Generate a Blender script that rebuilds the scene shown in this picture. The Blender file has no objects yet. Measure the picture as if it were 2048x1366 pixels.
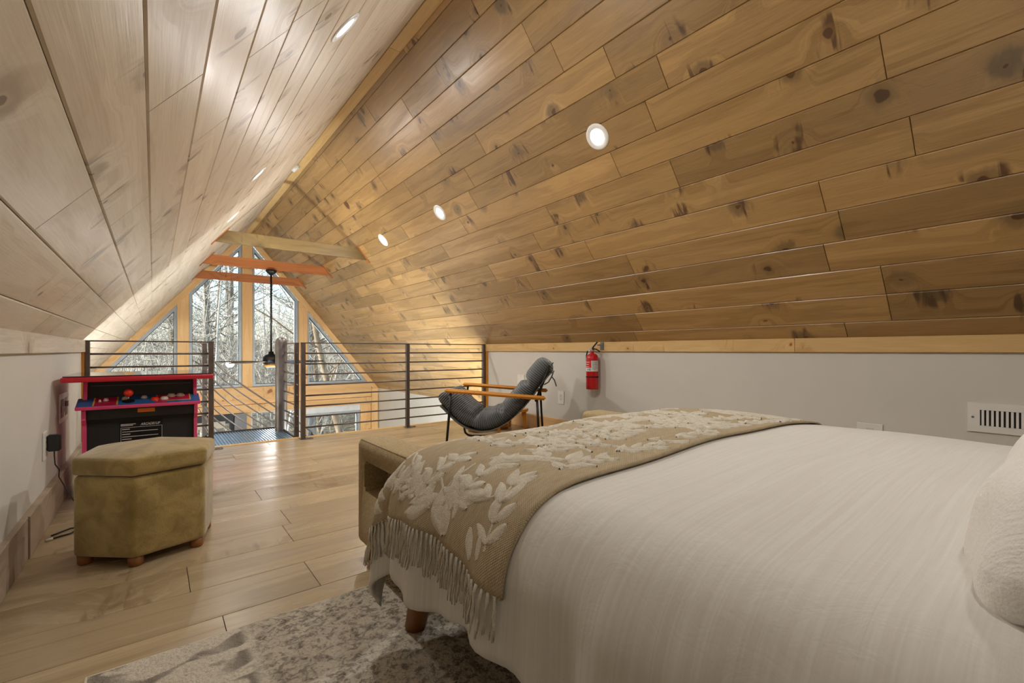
import bpy, bmesh, math, random
from mathutils import Vector, Matrix, Euler
random.seed(7)
S = bpy.context.scene
COL = S.collection
R = math.radians
PI = math.pi

# ------------------------------------------------------------------ camera
EYE = 0.845
cam = bpy.data.cameras.new('camera')
cam.sensor_fit = 'HORIZONTAL'; cam.sensor_width = 36.0; cam.lens = 16.0
cam.shift_y = 18.0 / 2048.0
cam.clip_start = 0.02; cam.clip_end = 400
camo = bpy.data.objects.new('camera', cam); COL.objects.link(camo)
camo.location = (0, 0, EYE); camo.rotation_euler = (R(90), 0, R(-38.2))
S.camera = camo

# ------------------------------------------------------------------ world, sun, exposure
W = bpy.data.worlds.new('sky'); S.world = W; W.use_nodes = True
wn = W.node_tree.nodes; wl = W.node_tree.links
bg = wn['Background']
sky = wn.new('ShaderNodeTexSky'); sky.sky_type = 'NISHITA'; sky.sun_disc = False
sky.sun_elevation = R(36); sky.sun_rotation = R(-66); sky.air_density = 1.0; sky.dust_density = 0.2; sky.ozone_density = 2.0
wl.new(sky.outputs[0], bg.inputs[0]); bg.inputs[1].default_value = 0.6
sun = bpy.data.lights.new('sun', 'SUN'); sun.energy = 20.0; sun.angle = R(0.6); sun.color = (1, 0.95, 0.88)
suno = bpy.data.objects.new('sun', sun); COL.objects.link(suno)
suno.rotation_euler = Vector((0.84, -0.20, -0.50)).to_track_quat('-Z', 'Y').to_euler()
S.view_settings.view_transform = 'Standard'; S.view_settings.look = 'None'
S.view_settings.gamma = 1.0; S.view_settings.exposure = 0.12
S.view_settings.use_curve_mapping = False
LAMP_W = 13.5
LAMP_COL = (1.0, 0.985, 0.965)

# ------------------------------------------------------------------ helpers
def lin(h):
    h = h.lstrip('#'); v = [int(h[i:i+2], 16) / 255 for i in (0, 2, 4)]
    return tuple(((c / 12.92) if c <= 0.04045 else ((c + 0.055) / 1.055) ** 2.4) for c in v) + (1.0,)

def link(o, parent=None):
    COL.objects.link(o)
    if parent is not None: o.parent = parent
    return o

def tag(o, label=None, cat=None, group=None, kind=None):
    if label: o['label'] = label
    if cat: o['category'] = cat
    if group: o['group'] = group
    if kind: o['kind'] = kind
    return o

def empty(name, loc=(0, 0, 0), rz=0.0):
    o = bpy.data.objects.new(name, None); COL.objects.link(o)
    o.location = loc; o.rotation_euler = (0, 0, rz); o.empty_display_size = 0.1
    return o

def mesh_obj(name, bm, mat, parent=None, smooth=False, loc=None, rot=None):
    me = bpy.data.meshes.new(name)
    bm.normal_update(); bm.to_mesh(me); bm.free()
    if smooth:
        for p in me.polygons: p.use_smooth = True
    mats = mat if isinstance(mat, (list, tuple)) else [mat]
    for m in mats: me.materials.append(m)
    o = bpy.data.objects.new(name, me)
    if loc is not None: o.location = loc
    if rot is not None: o.rotation_euler = rot
    return link(o, parent)

def py_obj(name, vs, fs, mat, parent=None, smooth=False):
    me = bpy.data.meshes.new(name); me.from_pydata(vs, [], fs); me.update()
    if smooth:
        for p in me.polygons: p.use_smooth = True
    me.materials.append(mat)
    return link(bpy.data.objects.new(name, me), parent)

def bx(bm, x0, x1, y0, y1, z0, z1, mi=0):
    v = [bm.verts.new(p) for p in ((x0,y0,z0),(x1,y0,z0),(x1,y1,z0),(x0,y1,z0),(x0,y0,z1),(x1,y0,z1),(x1,y1,z1),(x0,y1,z1))]
    fs = []
    for q in ((0,3,2,1),(4,5,6,7),(0,1,5,4),(1,2,6,5),(2,3,7,6),(3,0,4,7)):
        f = bm.faces.new([v[i] for i in q]); f.material_index = mi; fs.append(f)
    return v, fs

def box(name, x0, x1, y0, y1, z0, z1, mat, parent=None, bevel=0.0, seg=2, smooth=False):
    bm = bmesh.new(); bx(bm, x0, x1, y0, y1, z0, z1)
    if bevel > 0:
        bmesh.ops.bevel(bm, geom=bm.edges[:], offset=bevel, segments=seg, profile=0.5, affect='EDGES')
    return mesh_obj(name, bm, mat, parent, smooth)

def prism_xz(bm, pts, y0, y1):
    """closed polygon in XZ extruded along Y"""
    a = [bm.verts.new((x, y0, z)) for x, z in pts]; b = [bm.verts.new((x, y1, z)) for x, z in pts]
    n = len(pts)
    bm.faces.new(a); bm.faces.new(list(reversed(b)))
    for i in range(n):
        j = (i + 1) % n
        bm.faces.new((a[j], a[i], b[i], b[j]))
    bmesh.ops.recalc_face_normals(bm, faces=bm.faces[:])

def prism_xy(bm, pts, z0, z1):
    a = [bm.verts.new((x, y, z0)) for x, y in pts]; b = [bm.verts.new((x, y, z1)) for x, y in pts]
    n = len(pts)
    bm.faces.new(list(reversed(a))); bm.faces.new(b)
    for i in range(n):
        j = (i + 1) % n
        bm.faces.new((a[i], a[j], b[j], b[i]))
    bmesh.ops.recalc_face_normals(bm, faces=bm.faces[:])

def prism_yz(bm, pts, x0, x1):
    a = [bm.verts.new((x0, y, z)) for y, z in pts]; b = [bm.verts.new((x1, y, z)) for y, z in pts]
    n = len(pts)
    bm.faces.new(a); bm.faces.new(list(reversed(b)))
    for i in range(n):
        j = (i + 1) % n
        bm.faces.new((a[j], a[i], b[i], b[j]))
    bmesh.ops.recalc_face_normals(bm, faces=bm.faces[:])

def tube(bm, pts, rad, n=8, cap=True):
    """tube along a list of points; rad scalar or list"""
    pts = [Vector(p) for p in pts]
    rads = rad if isinstance(rad, (list, tuple)) else [rad] * len(pts)
    rings = []; up = None
    for i, p in enumerate(pts):
        if i == 0: t = pts[1] - p
        elif i == len(pts) - 1: t = p - pts[i - 1]
        else: t = (pts[i + 1] - p).normalized() + (p - pts[i - 1]).normalized()
        t.normalize()
        if up is None:
            up = Vector((0, 0, 1)) if abs(t.z) < 0.9 else Vector((1, 0, 0))
        s = t.cross(up)
        if s.length < 1e-6: s = t.orthogonal()
        s.normalize(); up = s.cross(t).normalized()
        rings.append([bm.verts.new(p + (s * math.cos(2 * PI * k / n) + up * math.sin(2 * PI * k / n)) * rads[i]) for k in range(n)])
    for a, b in zip(rings[:-1], rings[1:]):
        for k in range(n):
            bm.faces.new((a[k], a[(k + 1) % n], b[(k + 1) % n], b[k]))
    if cap:
        try:
            bm.faces.new(list(reversed(rings[0]))); bm.faces.new(rings[-1])
        except ValueError: pass

def lathe(bm, prof, n=24, center=(0, 0, 0)):
    cx, cy, cz = center; rings = []
    for r, z in prof:
        if r < 1e-6: rings.append([bm.verts.new((cx, cy, cz + z))])
        else: rings.append([bm.verts.new((cx + r * math.cos(2*PI*k/n), cy + r * math.sin(2*PI*k/n), cz + z)) for k in range(n)])
    for a, b in zip(rings[:-1], rings[1:]):
        for k in range(n):
            k2 = (k + 1) % n
            if len(a) == 1 and len(b) == 1: continue
            if len(a) == 1: bm.faces.new((a[0], b[k2], b[k]))
            elif len(b) == 1: bm.faces.new((a[k], a[k2], b[0]))
            else: bm.faces.new((a[k], a[k2], b[k2], b[k]))
    bmesh.ops.recalc_face_normals(bm, faces=bm.faces[:])

def ss(a, b, x):
    t = max(0.0, min(1.0, (x - a) / (b - a))); return t * t * (3 - 2 * t)

# ------------------------------------------------------------------ materials
MATS = {}
class NT:
    def __init__(self, name):
        self.m = bpy.data.materials.new(name); self.m.use_nodes = True
        self.t = self.m.node_tree; self.n = self.t.nodes; self.b = self.n['Principled BSDF']
    def new(self, typ, **kw):
        x = self.n.new(typ)
        for k, v in kw.items(): setattr(x, k, v)
        return x
    def lk(self, a, b): self.t.links.new(a, b)
    def val(self, x, sock):
        if hasattr(x, 'is_linked') or hasattr(x, 'links'): self.lk(x, sock)
        else: sock.default_value = x
    def math(self, op, a, b=None, c=None, clamp=False):
        x = self.new('ShaderNodeMath', operation=op); x.use_clamp = clamp
        self.val(a, x.inputs[0])
        if b is not None: self.val(b, x.inputs[1])
        if c is not None: self.val(c, x.inputs[2])
        return x.outputs[0]
    def mr(self, v, a, b, c=0.0, d=1.0, smooth=True):
        x = self.new('ShaderNodeMapRange'); x.interpolation_type = 'SMOOTHSTEP' if smooth else 'LINEAR'
        self.val(v, x.inputs[0])
        for i, q in enumerate((a, b, c, d)): self.val(q, x.inputs[i + 1])
        return x.outputs[0]
    def mix(self, f, a, b, mode='MIX'):
        x = self.new('ShaderNodeMix', data_type='RGBA', blend_type=mode)
        self.val(f, x.inputs[0]); self.val(a, x.inputs[6]); self.val(b, x.inputs[7])
        return x.outputs[2]
    def comb(self, x, y, z):
        c = self.new('ShaderNodeCombineXYZ')
        for i, q in enumerate((x, y, z)): self.val(q, c.inputs[i])
        return c.outputs[0]
    def noise(self, vec, scale=5, detail=4, rough=0.55, dist=0.0, out=0):
        x = self.new('ShaderNodeTexNoise'); self.lk(vec, x.inputs['Vector'])
        x.inputs['Scale'].default_value = scale; x.inputs['Detail'].default_value = detail
        x.inputs['Roughness'].default_value = rough; x.inputs['Distortion'].default_value = dist
        return x.outputs[out]
    def obj(self):
        x = self.new('ShaderNodeTexCoord'); return x.outputs['Object']
    def bump(self, h, strength=0.3, dist=0.01):
        x = self.new('ShaderNodeBump'); x.inputs['Strength'].default_value = strength; x.inputs['Distance'].default_value = dist
        self.lk(h, x.inputs['Height']); self.lk(x.outputs[0], self.b.inputs['Normal'])
    def set(self, col=None, rough=None, metal=None, spec=None):
        if col is not None: self.val(col, self.b.inputs['Base Color'])
        if rough is not None: self.val(rough, self.b.inputs['Roughness'])
        if metal is not None: self.b.inputs['Metallic'].default_value = metal
        if spec is not None: self.b.inputs['Specular IOR Level'].default_value = spec

def plain(name, hexcol, rough=0.5, metal=0.0, var=0.06, scale=6.0, bump=0.0, spec=None):
    t = NT(name); o = t.obj()
    nz = t.noise(o, scale, 3)
    c = lin(hexcol); d = tuple(max(0, q * (1 - var * 2.2)) for q in c[:3]) + (1,)
    t.set(t.mix(t.mr(nz, 0.3, 0.7), d, c), rough, metal, spec)
    if bump: t.bump(t.noise(o, scale * 12, 2), bump, 0.004)
    MATS[name] = t.m; return t.m

def wood(name, light, dark, knot='#4a2c16', stain='#6d5c48', rough=0.42, knots=1.0, var=0.25, grain=1.0, spec=0.4, stain_amt=0.75, use_rand=True, knot_scale=3.1):
    """boards whose length lies along the object's local X and width along local Y"""
    t = NT(name); o = t.obj()
    sp = t.new('ShaderNodeSeparateXYZ'); t.lk(o, sp.inputs[0])
    oi = t.new('ShaderNodeObjectInfo'); rnd = oi.outputs['Random'] if use_rand else 0.37
    r1 = t.math('MULTIPLY', rnd, 173.0); r2 = t.math('MULTIPLY', rnd, 61.0)
    x = t.math('ADD', sp.outputs[0], r1); y = t.math('ADD', sp.outputs[1], r2); z = sp.outputs[2]
    zz = t.math('MULTIPLY', z, 1.0)
    # knots
    wob = t.noise(t.comb(x, y, zz), 6.5, 3)
    kx = t.math('ADD', t.math('MULTIPLY', x, knot_scale), t.math('MULTIPLY', wob, 0.34))
    ky = t.math('ADD', t.math('MULTIPLY', y, knot_scale), t.math('MULTIPLY', wob, 0.22))
    vo = t.new('ShaderNodeTexVoronoi', voronoi_dimensions='2D'); vo.inputs['Scale'].default_value = 1.0
    t.lk(t.comb(kx, ky, 0.0), vo.inputs['Vector'])
    d = vo.outputs['Distance']; vs = t.new('ShaderNodeSeparateColor'); t.lk(vo.outputs['Color'], vs.inputs[0])
    gate = t.math('GREATER_THAN', vs.outputs[0], 0.45)
    rad = t.math('MULTIPLY_ADD', t.math('POWER', vs.outputs[1], 2.5), 0.085, 0.022)
    field = t.math('MULTIPLY', t.mr(d, 0.0, 0.42, 1.0, 0.0), gate)
    core = t.math('MULTIPLY', t.mr(d, t.math('MULTIPLY', rad, 0.75), rad, 1.0, 0.0), gate)
    ringk = t.math('MULTIPLY', t.mr(d, rad, t.math('MULTIPLY', rad, 1.9), 1.0, 0.0), gate)
    # grain: long fibres pushed aside by the knots
    gy = t.math('ADD', t.math('MULTIPLY', y, 9.0), t.math('MULTIPLY', field, 1.3))
    gv = t.comb(t.math('MULTIPLY', x, 0.55), gy, t.math('MULTIPLY', rnd, 40.0))
    g1 = t.noise(gv, 1.0, 5, 0.6, 0.6)
    rings = t.math('SINE', t.math('MULTIPLY', g1, 46.0))
    rings = t.math('MULTIPLY_ADD', rings, 0.5, 0.5)
    fine = t.noise(t.comb(t.math('MULTIPLY', x, 6.0), t.math('MULTIPLY', y, 190.0), zz), 1.0, 3, 0.6)
    low = t.noise(t.comb(t.math('MULTIPLY', x, 1.7), t.math('MULTIPLY', y, 5.0), t.math('MULTIPLY', rnd, 17.0)), 1.0, 3, 0.6, 0.8)
    a = lin(light); b = lin(dark)
    f = t.math('ADD', t.math('MULTIPLY', t.mr(g1, 0.3, 0.72), 0.55 * grain), t.math('MULTIPLY', rings, 0.20 * grain))
    f = t.math('ADD', f, t.math('MULTIPLY', t.mr(fine, 0.35, 0.7), 0.22 * grain), clamp=True)
    c = t.mix(f, a, b)
    if stain_amt > 0:
        # grey-brown feathers that spread from the knots and along the board
        fe = t.noise(t.comb(t.math('MULTIPLY', x, 11.0), t.math('MULTIPLY', y, 6.0), 0.0), 1.0, 4, 0.6, 1.5)
        sm = t.math('MULTIPLY', t.mr(t.math('ADD', field, t.math('MULTIPLY', t.math('SUBTRACT', fe, 0.5), 0.9)), 0.42, 0.95), stain_amt)
        c = t.mix(t.math('MULTIPLY', sm, t.math('MULTIPLY', gate, t.mr(vs.outputs[2], 0.15, 0.75))), c, lin(stain), 'MIX')
        sm2 = t.math('MULTIPLY', t.mr(low, 0.52, 0.78), 0.45 * stain_amt)
        c = t.mix(sm2, c, lin(stain))
        spk = t.noise(t.comb(t.math('MULTIPLY', x, 17.0), t.math('MULTIPLY', y, 2.6), t.math('MULTIPLY', rnd, 9.0)), 1.0, 2, 0.5, 1.0)
        spk = t.math('MULTIPLY', t.mr(spk, 0.55, 0.67), t.math('MULTIPLY', t.mr(field, 0.15, 0.6), stain_amt))
        c = t.mix(spk, c, lin(knot))
    if knots > 0:
        c = t.mix(t.math('MULTIPLY', ringk, 0.55 * knots), c, lin(dark))
        c = t.mix(t.math('MULTIPLY', core, 0.9 * knots), c, lin(knot))
    # board-to-board tone
    tone = t.mr(t.math('FRACT', t.math('MULTIPLY', rnd, 7.31)), 0.0, 1.0, 1.0 - var, 1.0 + var * 0.6, smooth=False)
    hs = t.new('ShaderNodeHueSaturation'); t.lk(c, hs.inputs['Color']); t.lk(tone, hs.inputs['Value'])
    hs.inputs['Saturation'].default_value = 1.0
    t.set(hs.outputs[0], t.mr(g1, 0.2, 0.8, rough - 0.06, rough + 0.1), 0, spec)
    t.bump(t.math('ADD', fine, t.math('MULTIPLY', core, -0.8)), 0.10, 0.003)
    MATS[name] = t.m; return t.m

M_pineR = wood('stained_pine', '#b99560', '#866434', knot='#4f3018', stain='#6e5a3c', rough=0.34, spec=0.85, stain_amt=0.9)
M_pineLit = wood('daylit_pine', '#e2d5c2', '#c4b096', knot='#6d583f', stain='#97846a', rough=0.36, var=0.07, stain_amt=0.7, spec=0.6)  # same pine, paled to paint in the daylight wash on the left slope
M_trimY = wood('yellow_pine_trim', '#dcbc82', '#c0965a', knot='#9a5a22', stain='#b08648', rough=0.45, var=0.06, stain_amt=0.3)
M_trimLit = wood('daylit_trim', '#d9cfc2', '#b5a894', knot='#8c7a66', stain='#a19582', rough=0.55, var=0.06, stain_amt=0.4)  # left band greyed to paint cool daylight into the wood
M_base = wood('daylit_baseboard', '#c9b8a2', '#9d8770', knot='#6e5540', stain='#857565', rough=0.5, var=0.2, stain_amt=0.6)  # greyed colour paints daylight whitening onto the left baseboard
M_fir = wood('fir_timber', '#e3bd86', '#cb9a5e', knot='#8a5424', stain='#c28f52', rough=0.5, var=0.06, stain_amt=0.3, knot_scale=1.6)
M_cedar = wood('cedar_tie', '#b8733f', '#8f4f28', knot='#5a2e18', stain='#8a5530', rough=0.5, var=0.05, stain_amt=0.4, knot_scale=1.3)
M_oliveT = wood('olive_tie', '#7f673c', '#5c4826', knot='#59431f', stain='#6f5d33', rough=0.5, var=0.05, stain_amt=0.6, knot_scale=1.3)
M_oak = wood('oak_floor', '#bca886', '#927b59', knot='#6a4e2c', stain='#8d744e', rough=0.30, var=0.13, knots=0.35, stain_amt=0.45, spec=0.5, knot_scale=1.7)
M_amber = wood('amber_beech', '#d08d34', '#b8741f', knot='#b06a1c', stain='#bd7c28', rough=0.4, knots=0, var=0.03, stain_amt=0.1, grain=0.6)
M_walnut = wood('brown_leg', '#96602f', '#6e421e', knot='#6e4018', stain='#804e26', rough=0.42, knots=0, var=0.03, stain_amt=0.1, grain=0.7)
M_wallL = plain('painted_drywall', '#d2cfc6', 0.7, var=0.02, scale=2, bump=0.04)
M_white = plain('white_plastic', '#e6e4de', 0.4, var=0.02)
M_void = plain('groove_backing', '#3a2a1a', 0.9)
M_steel = plain('bronze_steel', '#6e635c', 0.38, 0.6, var=0.1, scale=14)
M_pole = plain('grey_steel_pipe', '#77706b', 0.4, 0.8, var=0.12, scale=9)
M_land = plain('ribbed_steel', '#9fb6c9', 0.3, 0.8, var=0.08, scale=9)  # blue tint paints the sky's reflection into the steel
M_black = plain('black_metal', '#1c1b1b', 0.4, 0.4)
M_blackp = plain('black_panel', '#262626', 0.55, var=0.05, scale=40)
M_alu = plain('grey_window_frame', '#a9b1b4', 0.45, 0.1)
M_aluD = plain('dark_gasket', '#2a3034', 0.5)
M_frameW = plain('white_window_stop', '#d9dcdc', 0.5)
M_pink = plain('pink_edge', '#f7558d', 0.4)
M_red = plain('red_edge', '#d8263a', 0.35)
M_cherry = plain('cherry_panel', '#c51d4e', 0.35)
M_blue = plain('blue_panel', '#2f6fae', 0.4)
M_yel = plain('yellow_stripe', '#f0c44a', 0.4)
M_orange = plain('orange_sticker', '#f08a1e', 0.5)
M_cream = plain('cream_button', '#dcdccb', 0.35)
M_ball = plain('red_ball', '#ee3a22', 0.22)
M_print = plain('white_print', '#d5d5d5', 0.6)
M_chrome = plain('chrome', '#c9c9c9', 0.18, 1.0)
M_ext = plain('extinguisher_red', '#c31a20', 0.25)
M_lab = plain('label_white', '#dcdad4', 0.5)
M_labred = plain('label_red', '#d8261c', 0.5)
M_labblue = plain('label_blue', '#7a90ab', 0.5)
M_cable = plain('black_cable', '#1a1a1c', 0.5)
M_greyp = plain('grey_panel', '#6f7173', 0.5)
M_shade = plain('cream_blind', '#c9bfae', 0.7)
M_dark = plain('dark_slot', '#17130f', 0.8)
M_canvas = plain('tan_canvas', '#5d594f', 0.8)

def mat_glass():
    t = NT('window_glass'); n = t.n; n.remove(t.b)
    out = n['Material Output']
    tr = t.new('ShaderNodeBsdfTransparent'); gl = t.new('ShaderNodeBsdfGlossy'); gl.inputs['Roughness'].default_value = 0.02
    tr.inputs[0].default_value = (0.97, 0.99, 0.99, 1)
    fr = t.new('ShaderNodeFresnel'); fr.inputs[0].default_value = 1.45
    mx = t.new('ShaderNodeMixShader'); t.lk(fr.outputs[0], mx.inputs[0]); t.lk(tr.outputs[0], mx.inputs[1]); t.lk(gl.outputs[0], mx.inputs[2])
    t.lk(mx.outputs[0], out.inputs[0]); return t.m
M_glass = mat_glass()

def mat_emit(name, col, st):
    t = NT(name)
    t.set(lin('#ffffff'), 0.5); t.b.inputs['Emission Color'].default_value = col; t.b.inputs['Emission Strength'].default_value = st
    return t.m
M_lamp = mat_emit('lamp_lens', (1, 0.95, 0.88, 1), 6.0)

def fabric(name, c1, c2, scale=60, rough=0.9, blot=4.0, bump=0.5, sheen=0.3, weave=400):
    t = NT(name); o = t.obj()
    a = t.noise(o, blot, 4, 0.6, 0.6); b = t.noise(o, weave, 2)
    f = t.math('ADD', t.math('MULTIPLY', t.mr(a, 0.3, 0.7), 0.65), t.math('MULTIPLY', b, 0.35))
    t.set(t.mix(f, lin(c2), lin(c1)), rough, 0, 0.2)
    t.b.inputs['Sheen Weight'].default_value = sheen; t.b.inputs['Sheen Roughness'].default_value = 0.5
    t.bump(t.math('ADD', b, t.math('MULTIPLY', t.noise(o, scale, 3), 0.8)), bump, 0.004)
    return t.m
M_velvet = fabric('olive_chenille', '#b7a064', '#7f6833', scale=70, blot=11, bump=0.45, sheen=0.5, weave=300)
M_boucle = fabric('tan_boucle', '#bda67a', '#8f7a50', scale=160, blot=120, bump=0.8, sheen=0.2, weave=500)

def mat_duvet():
    t = NT('white_gauze'); o = t.obj()
    sp = t.new('ShaderNodeSeparateXYZ'); t.lk(o, sp.inputs[0])
    st = t.noise(t.comb(t.math('MULTIPLY', sp.outputs[0], 3.0), t.math('MULTIPLY', sp.outputs[1], 150.0), t.math('MULTIPLY', sp.outputs[2], 4.0)), 1.0, 4, 0.6, 0.5)
    wr = t.noise(o, 3.0, 3, 0.5, 1.2); cr = t.noise(o, 16.0, 3, 0.6, 1.5)
    t.set(t.mix(t.mr(st, 0.3, 0.75), lin('#cbc6bc'), lin('#d3d0c8')), 0.9, 0, 0.15)
    t.b.inputs['Sheen Weight'].default_value = 0.2
    h = t.math('ADD', t.math('MULTIPLY', st, 0.09), t.math('ADD', t.math('MULTIPLY', wr, 1.2), t.math('MULTIPLY', cr, 0.25)))
    t.bump(h, 0.35, 0.012); return t.m
M_duvet = mat_duvet()
def mat_pillow():
    t = NT('pillow_linen'); o = t.obj()
    wr = t.noise(o, 7.0, 4, 0.6, 1.5); f = t.noise(o, 250, 2)
    t.set(t.mix(f, lin('#d9d5cc'), lin('#e6e3dc')), 0.9, 0, 0.15)
    t.bump(t.math('ADD', wr, t.math('MULTIPLY', f, 0.1)), 0.5, 0.02); return t.m
M_pillow = mat_pillow()
def mat_knit():
    t = NT('taupe_knit'); o = t.obj()
    sp = t.new('ShaderNodeSeparateXYZ'); t.lk(o, sp.inputs[0])
    w = t.math('SINE', t.math('MULTIPLY', sp.outputs[1], 1100.0)); v = t.math('SINE', t.math('MULTIPLY', t.math('ADD', sp.outputs[0], sp.outputs[2]), 800.0))
    h = t.math('MULTIPLY', w, v)
    n1 = t.noise(t.comb(t.math('MULTIPLY', sp.outputs[0], 30.0), t.math('MULTIPLY', sp.outputs[1], 220.0), t.math('MULTIPLY', sp.outputs[2], 30.0)), 1.0, 3)
    t.set(t.mix(t.math('ADD', t.math('MULTIPLY', n1, 0.8), t.math('MULTIPLY', h, 0.15)), lin('#988462'), lin('#c6b89e')), 0.95, 0, 0.1)
    t.bump(t.math('ADD', t.math('MULTIPLY', h, 0.5), n1), 0.5, 0.004); return t.m
M_knit = mat_knit()
M_tuft = fabric('cream_tuft', '#ded6c4', '#c2b79f', scale=200, blot=60, bump=0.8, sheen=0.2, weave=500)
def mat_cord():
    t = NT('charcoal_corduroy')
    uv = t.new('ShaderNodeTexCoord').outputs['UV']
    sp = t.new('ShaderNodeSeparateXYZ'); t.lk(uv, sp.inputs[0])
    w = t.math('SINE', t.math('MULTIPLY', sp.outputs[0], 2 * PI / 0.017))
    w = t.math('MULTIPLY_ADD', w, 0.5, 0.5)
    nz = t.noise(t.comb(t.math('MULTIPLY', sp.outputs[0], 160.0), t.math('MULTIPLY', sp.outputs[1], 30.0), 0.0), 1.0, 3)
    f = t.math('ADD', t.math('MULTIPLY', w, 0.65), t.math('MULTIPLY', nz, 0.4), clamp=True)
    t.set(t.mix(f, lin('#1d1f20'), lin('#6d7070')), 0.9, 0, 0.1)
    t.b.inputs['Sheen Weight'].default_value = 0.4
    t.bump(w, 1.0, 0.008); return t.m
M_cord = mat_cord()
def mat_rug():
    t = NT('distressed_rug'); o = t.obj()
    sp = t.new('ShaderNodeSeparateXYZ'); t.lk(o, sp.inputs[0]); x = sp.outputs[0]; y = sp.outputs[1]
    cream = lin('#cdc4b2'); grey = lin('#7b7369'); dk = lin('#6a5d4c')
    sp1 = t.noise(o, 55, 4, 0.7, 0.5); sp2 = t.noise(o, 130, 2, 0.6)
    # blotchy motifs in the border band
    mo = t.noise(t.comb(t.math('MULTIPLY', x, 7.0), t.math('MULTIPLY', y, 10.0), 0.0), 1.0, 2, 0.5, 0.4)
    stripe = t.math('MULTIPLY_ADD', t.math('SINE', t.math('MULTIPLY', x, 62.0)), 0.5, 0.5)
    motif = t.math('MULTIPLY', t.mr(mo, 0.49, 0.55), t.math('MULTIPLY_ADD', stripe, 0.35, 0.55))
    motif = t.math('MULTIPLY', motif, t.mr(x, 0.33, 0.36, 1.0, 0.0))
    # speckled field
    fld = t.mr(x, 0.34, 0.38, 0.0, 1.0)
    cells = t.new('ShaderNodeTexVoronoi'); cells.inputs['Scale'].default_value = 26.0
    t.lk(t.comb(x, y, 0.0), cells.inputs['Vector'])
    rows = t.math('MULTIPLY_ADD', t.math('SINE', t.math('MULTIPLY', x, 88.0)), 0.5, 0.5)
    dia = t.mr(cells.outputs['Distance'], 0.25, 0.5, 1.0, 0.0)
    spk = t.mr(sp1, 0.46, 0.62)
    fm = t.math('ADD', t.math('MULTIPLY', dia, t.math('MULTIPLY', rows, 0.42)), t.math('MULTIPLY', spk, 0.75))
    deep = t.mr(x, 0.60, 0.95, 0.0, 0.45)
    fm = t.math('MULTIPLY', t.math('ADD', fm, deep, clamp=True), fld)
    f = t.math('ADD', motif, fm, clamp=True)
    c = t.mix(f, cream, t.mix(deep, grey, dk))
    c = t.mix(t.math('MULTIPLY', t.mr(sp2, 0.45, 0.7), 0.25), c, dk)
    t.set(c, 0.95, 0, 0.1)
    t.bump(t.math('ADD', sp1, t.math('MULTIPLY', sp2, 0.7)), 0.7, 0.012); return t.m
M_rug = mat_rug()
def mat_grass():
    t = NT('leaf_litter'); o = t.obj()
    a = t.noise(o, 0.9, 6, 0.7); b = t.noise(o, 9, 4, 0.7)
    c = t.mix(t.mr(a, 0.35, 0.65), lin('#5d4f3c'), lin('#7d735e'))
    c = t.mix(t.mr(b, 0.45, 0.65), c, lin('#4e4c34'))
    t.set(c, 0.95, 0, 0.1); t.bump(b, 0.8, 0.05); return t.m
M_litter = mat_grass()
def mat_bark(name, a, b):
    t = NT(name); o = t.obj()
    sp = t.new('ShaderNodeSeparateXYZ'); t.lk(o, sp.inputs[0])
    n = t.noise(t.comb(t.math('MULTIPLY', sp.outputs[0], 9.0), t.math('MULTIPLY', sp.outputs[1], 9.0), t.math('MULTIPLY', sp.outputs[2], 1.5)), 1.0, 5, 0.65)
    t.set(t.mix(t.mr(n, 0.3, 0.7), lin(a), lin(b)), 0.9, 0, 0.1); return t.m
M_barkA = mat_bark('grey_bark', '#5f5950', '#8d877c')
M_barkB = mat_bark('brown_bark', '#5a4c3c', '#85755f')
M_barkC = mat_bark('pale_bark', '#8d887e', '#bdb9b0')
M_twig = mat_bark('twig_bark', '#6a6458', '#a29c8f')

# ------------------------------------------------------------------ room geometry constants
XL, XR, XC = -0.42, 3.24, 1.41
SL = 1.216                       # slope of the roof planes
APEX = 3.145
def zc(x): return APEX - SL * abs(x - XC)
YB, YE, YG = -1.6, 4.70, 10.0    # back wall, loft edge, gable wall
XWL, XWR = 2 * XC - 4.0, 4.0     # lower side walls
ANG = math.atan(SL); CS, SN = math.cos(ANG), math.sin(ANG)

# boards: local X length, local Y width, local +Z visible face
BM_CACHE = {}
def board_mesh(L, Wd, T=0.018, ch=0.004, mat=None, key=None):
    k = (round(L, 3), round(Wd, 4), T, ch, mat.name)
    if k in BM_CACHE: return BM_CACHE[k]
    hx, hy = L / 2 - 0.0008, Wd / 2 - 0.0008
    vs = [(-hx, -hy, -T), (hx, -hy, -T), (hx, hy, -T), (-hx, hy, -T),
          (-hx, -hy, -ch), (hx, -hy, -ch), (hx, hy, -ch), (-hx, hy, -ch),
          (-hx + ch * .4, -hy + ch, 0), (hx - ch * .4, -hy + ch, 0), (hx - ch * .4, hy - ch, 0), (-hx + ch * .4, hy - ch, 0)]
    fs = [(0, 3, 2, 1), (8, 9, 10, 11)]
    for i in range(4):
        j = (i + 1) % 4
        fs += [(i, j, j + 4, i + 4), (i + 4, j + 4, j + 8, i + 8)]
    me = bpy.data.meshes.new('board'); me.from_pydata(vs, [], fs); me.update(); me.materials.append(mat)
    BM_CACHE[k] = me; return me

def board(name, parent, ex, ey, ez, center, L, Wd, mat, T=0.018, ch=0.004):
    o = bpy.data.objects.new(name, board_mesh(L, Wd, T, ch, mat)); COL.objects.link(o)
    m = Matrix.Identity(4)
    for r in range(3):
        m[r][0], m[r][1], m[r][2], m[r][3] = ex[r], ey[r], ez[r], center[r]
    o.parent = parent; o.matrix_basis = parent.matrix_basis.inverted() @ m
    return o

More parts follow.
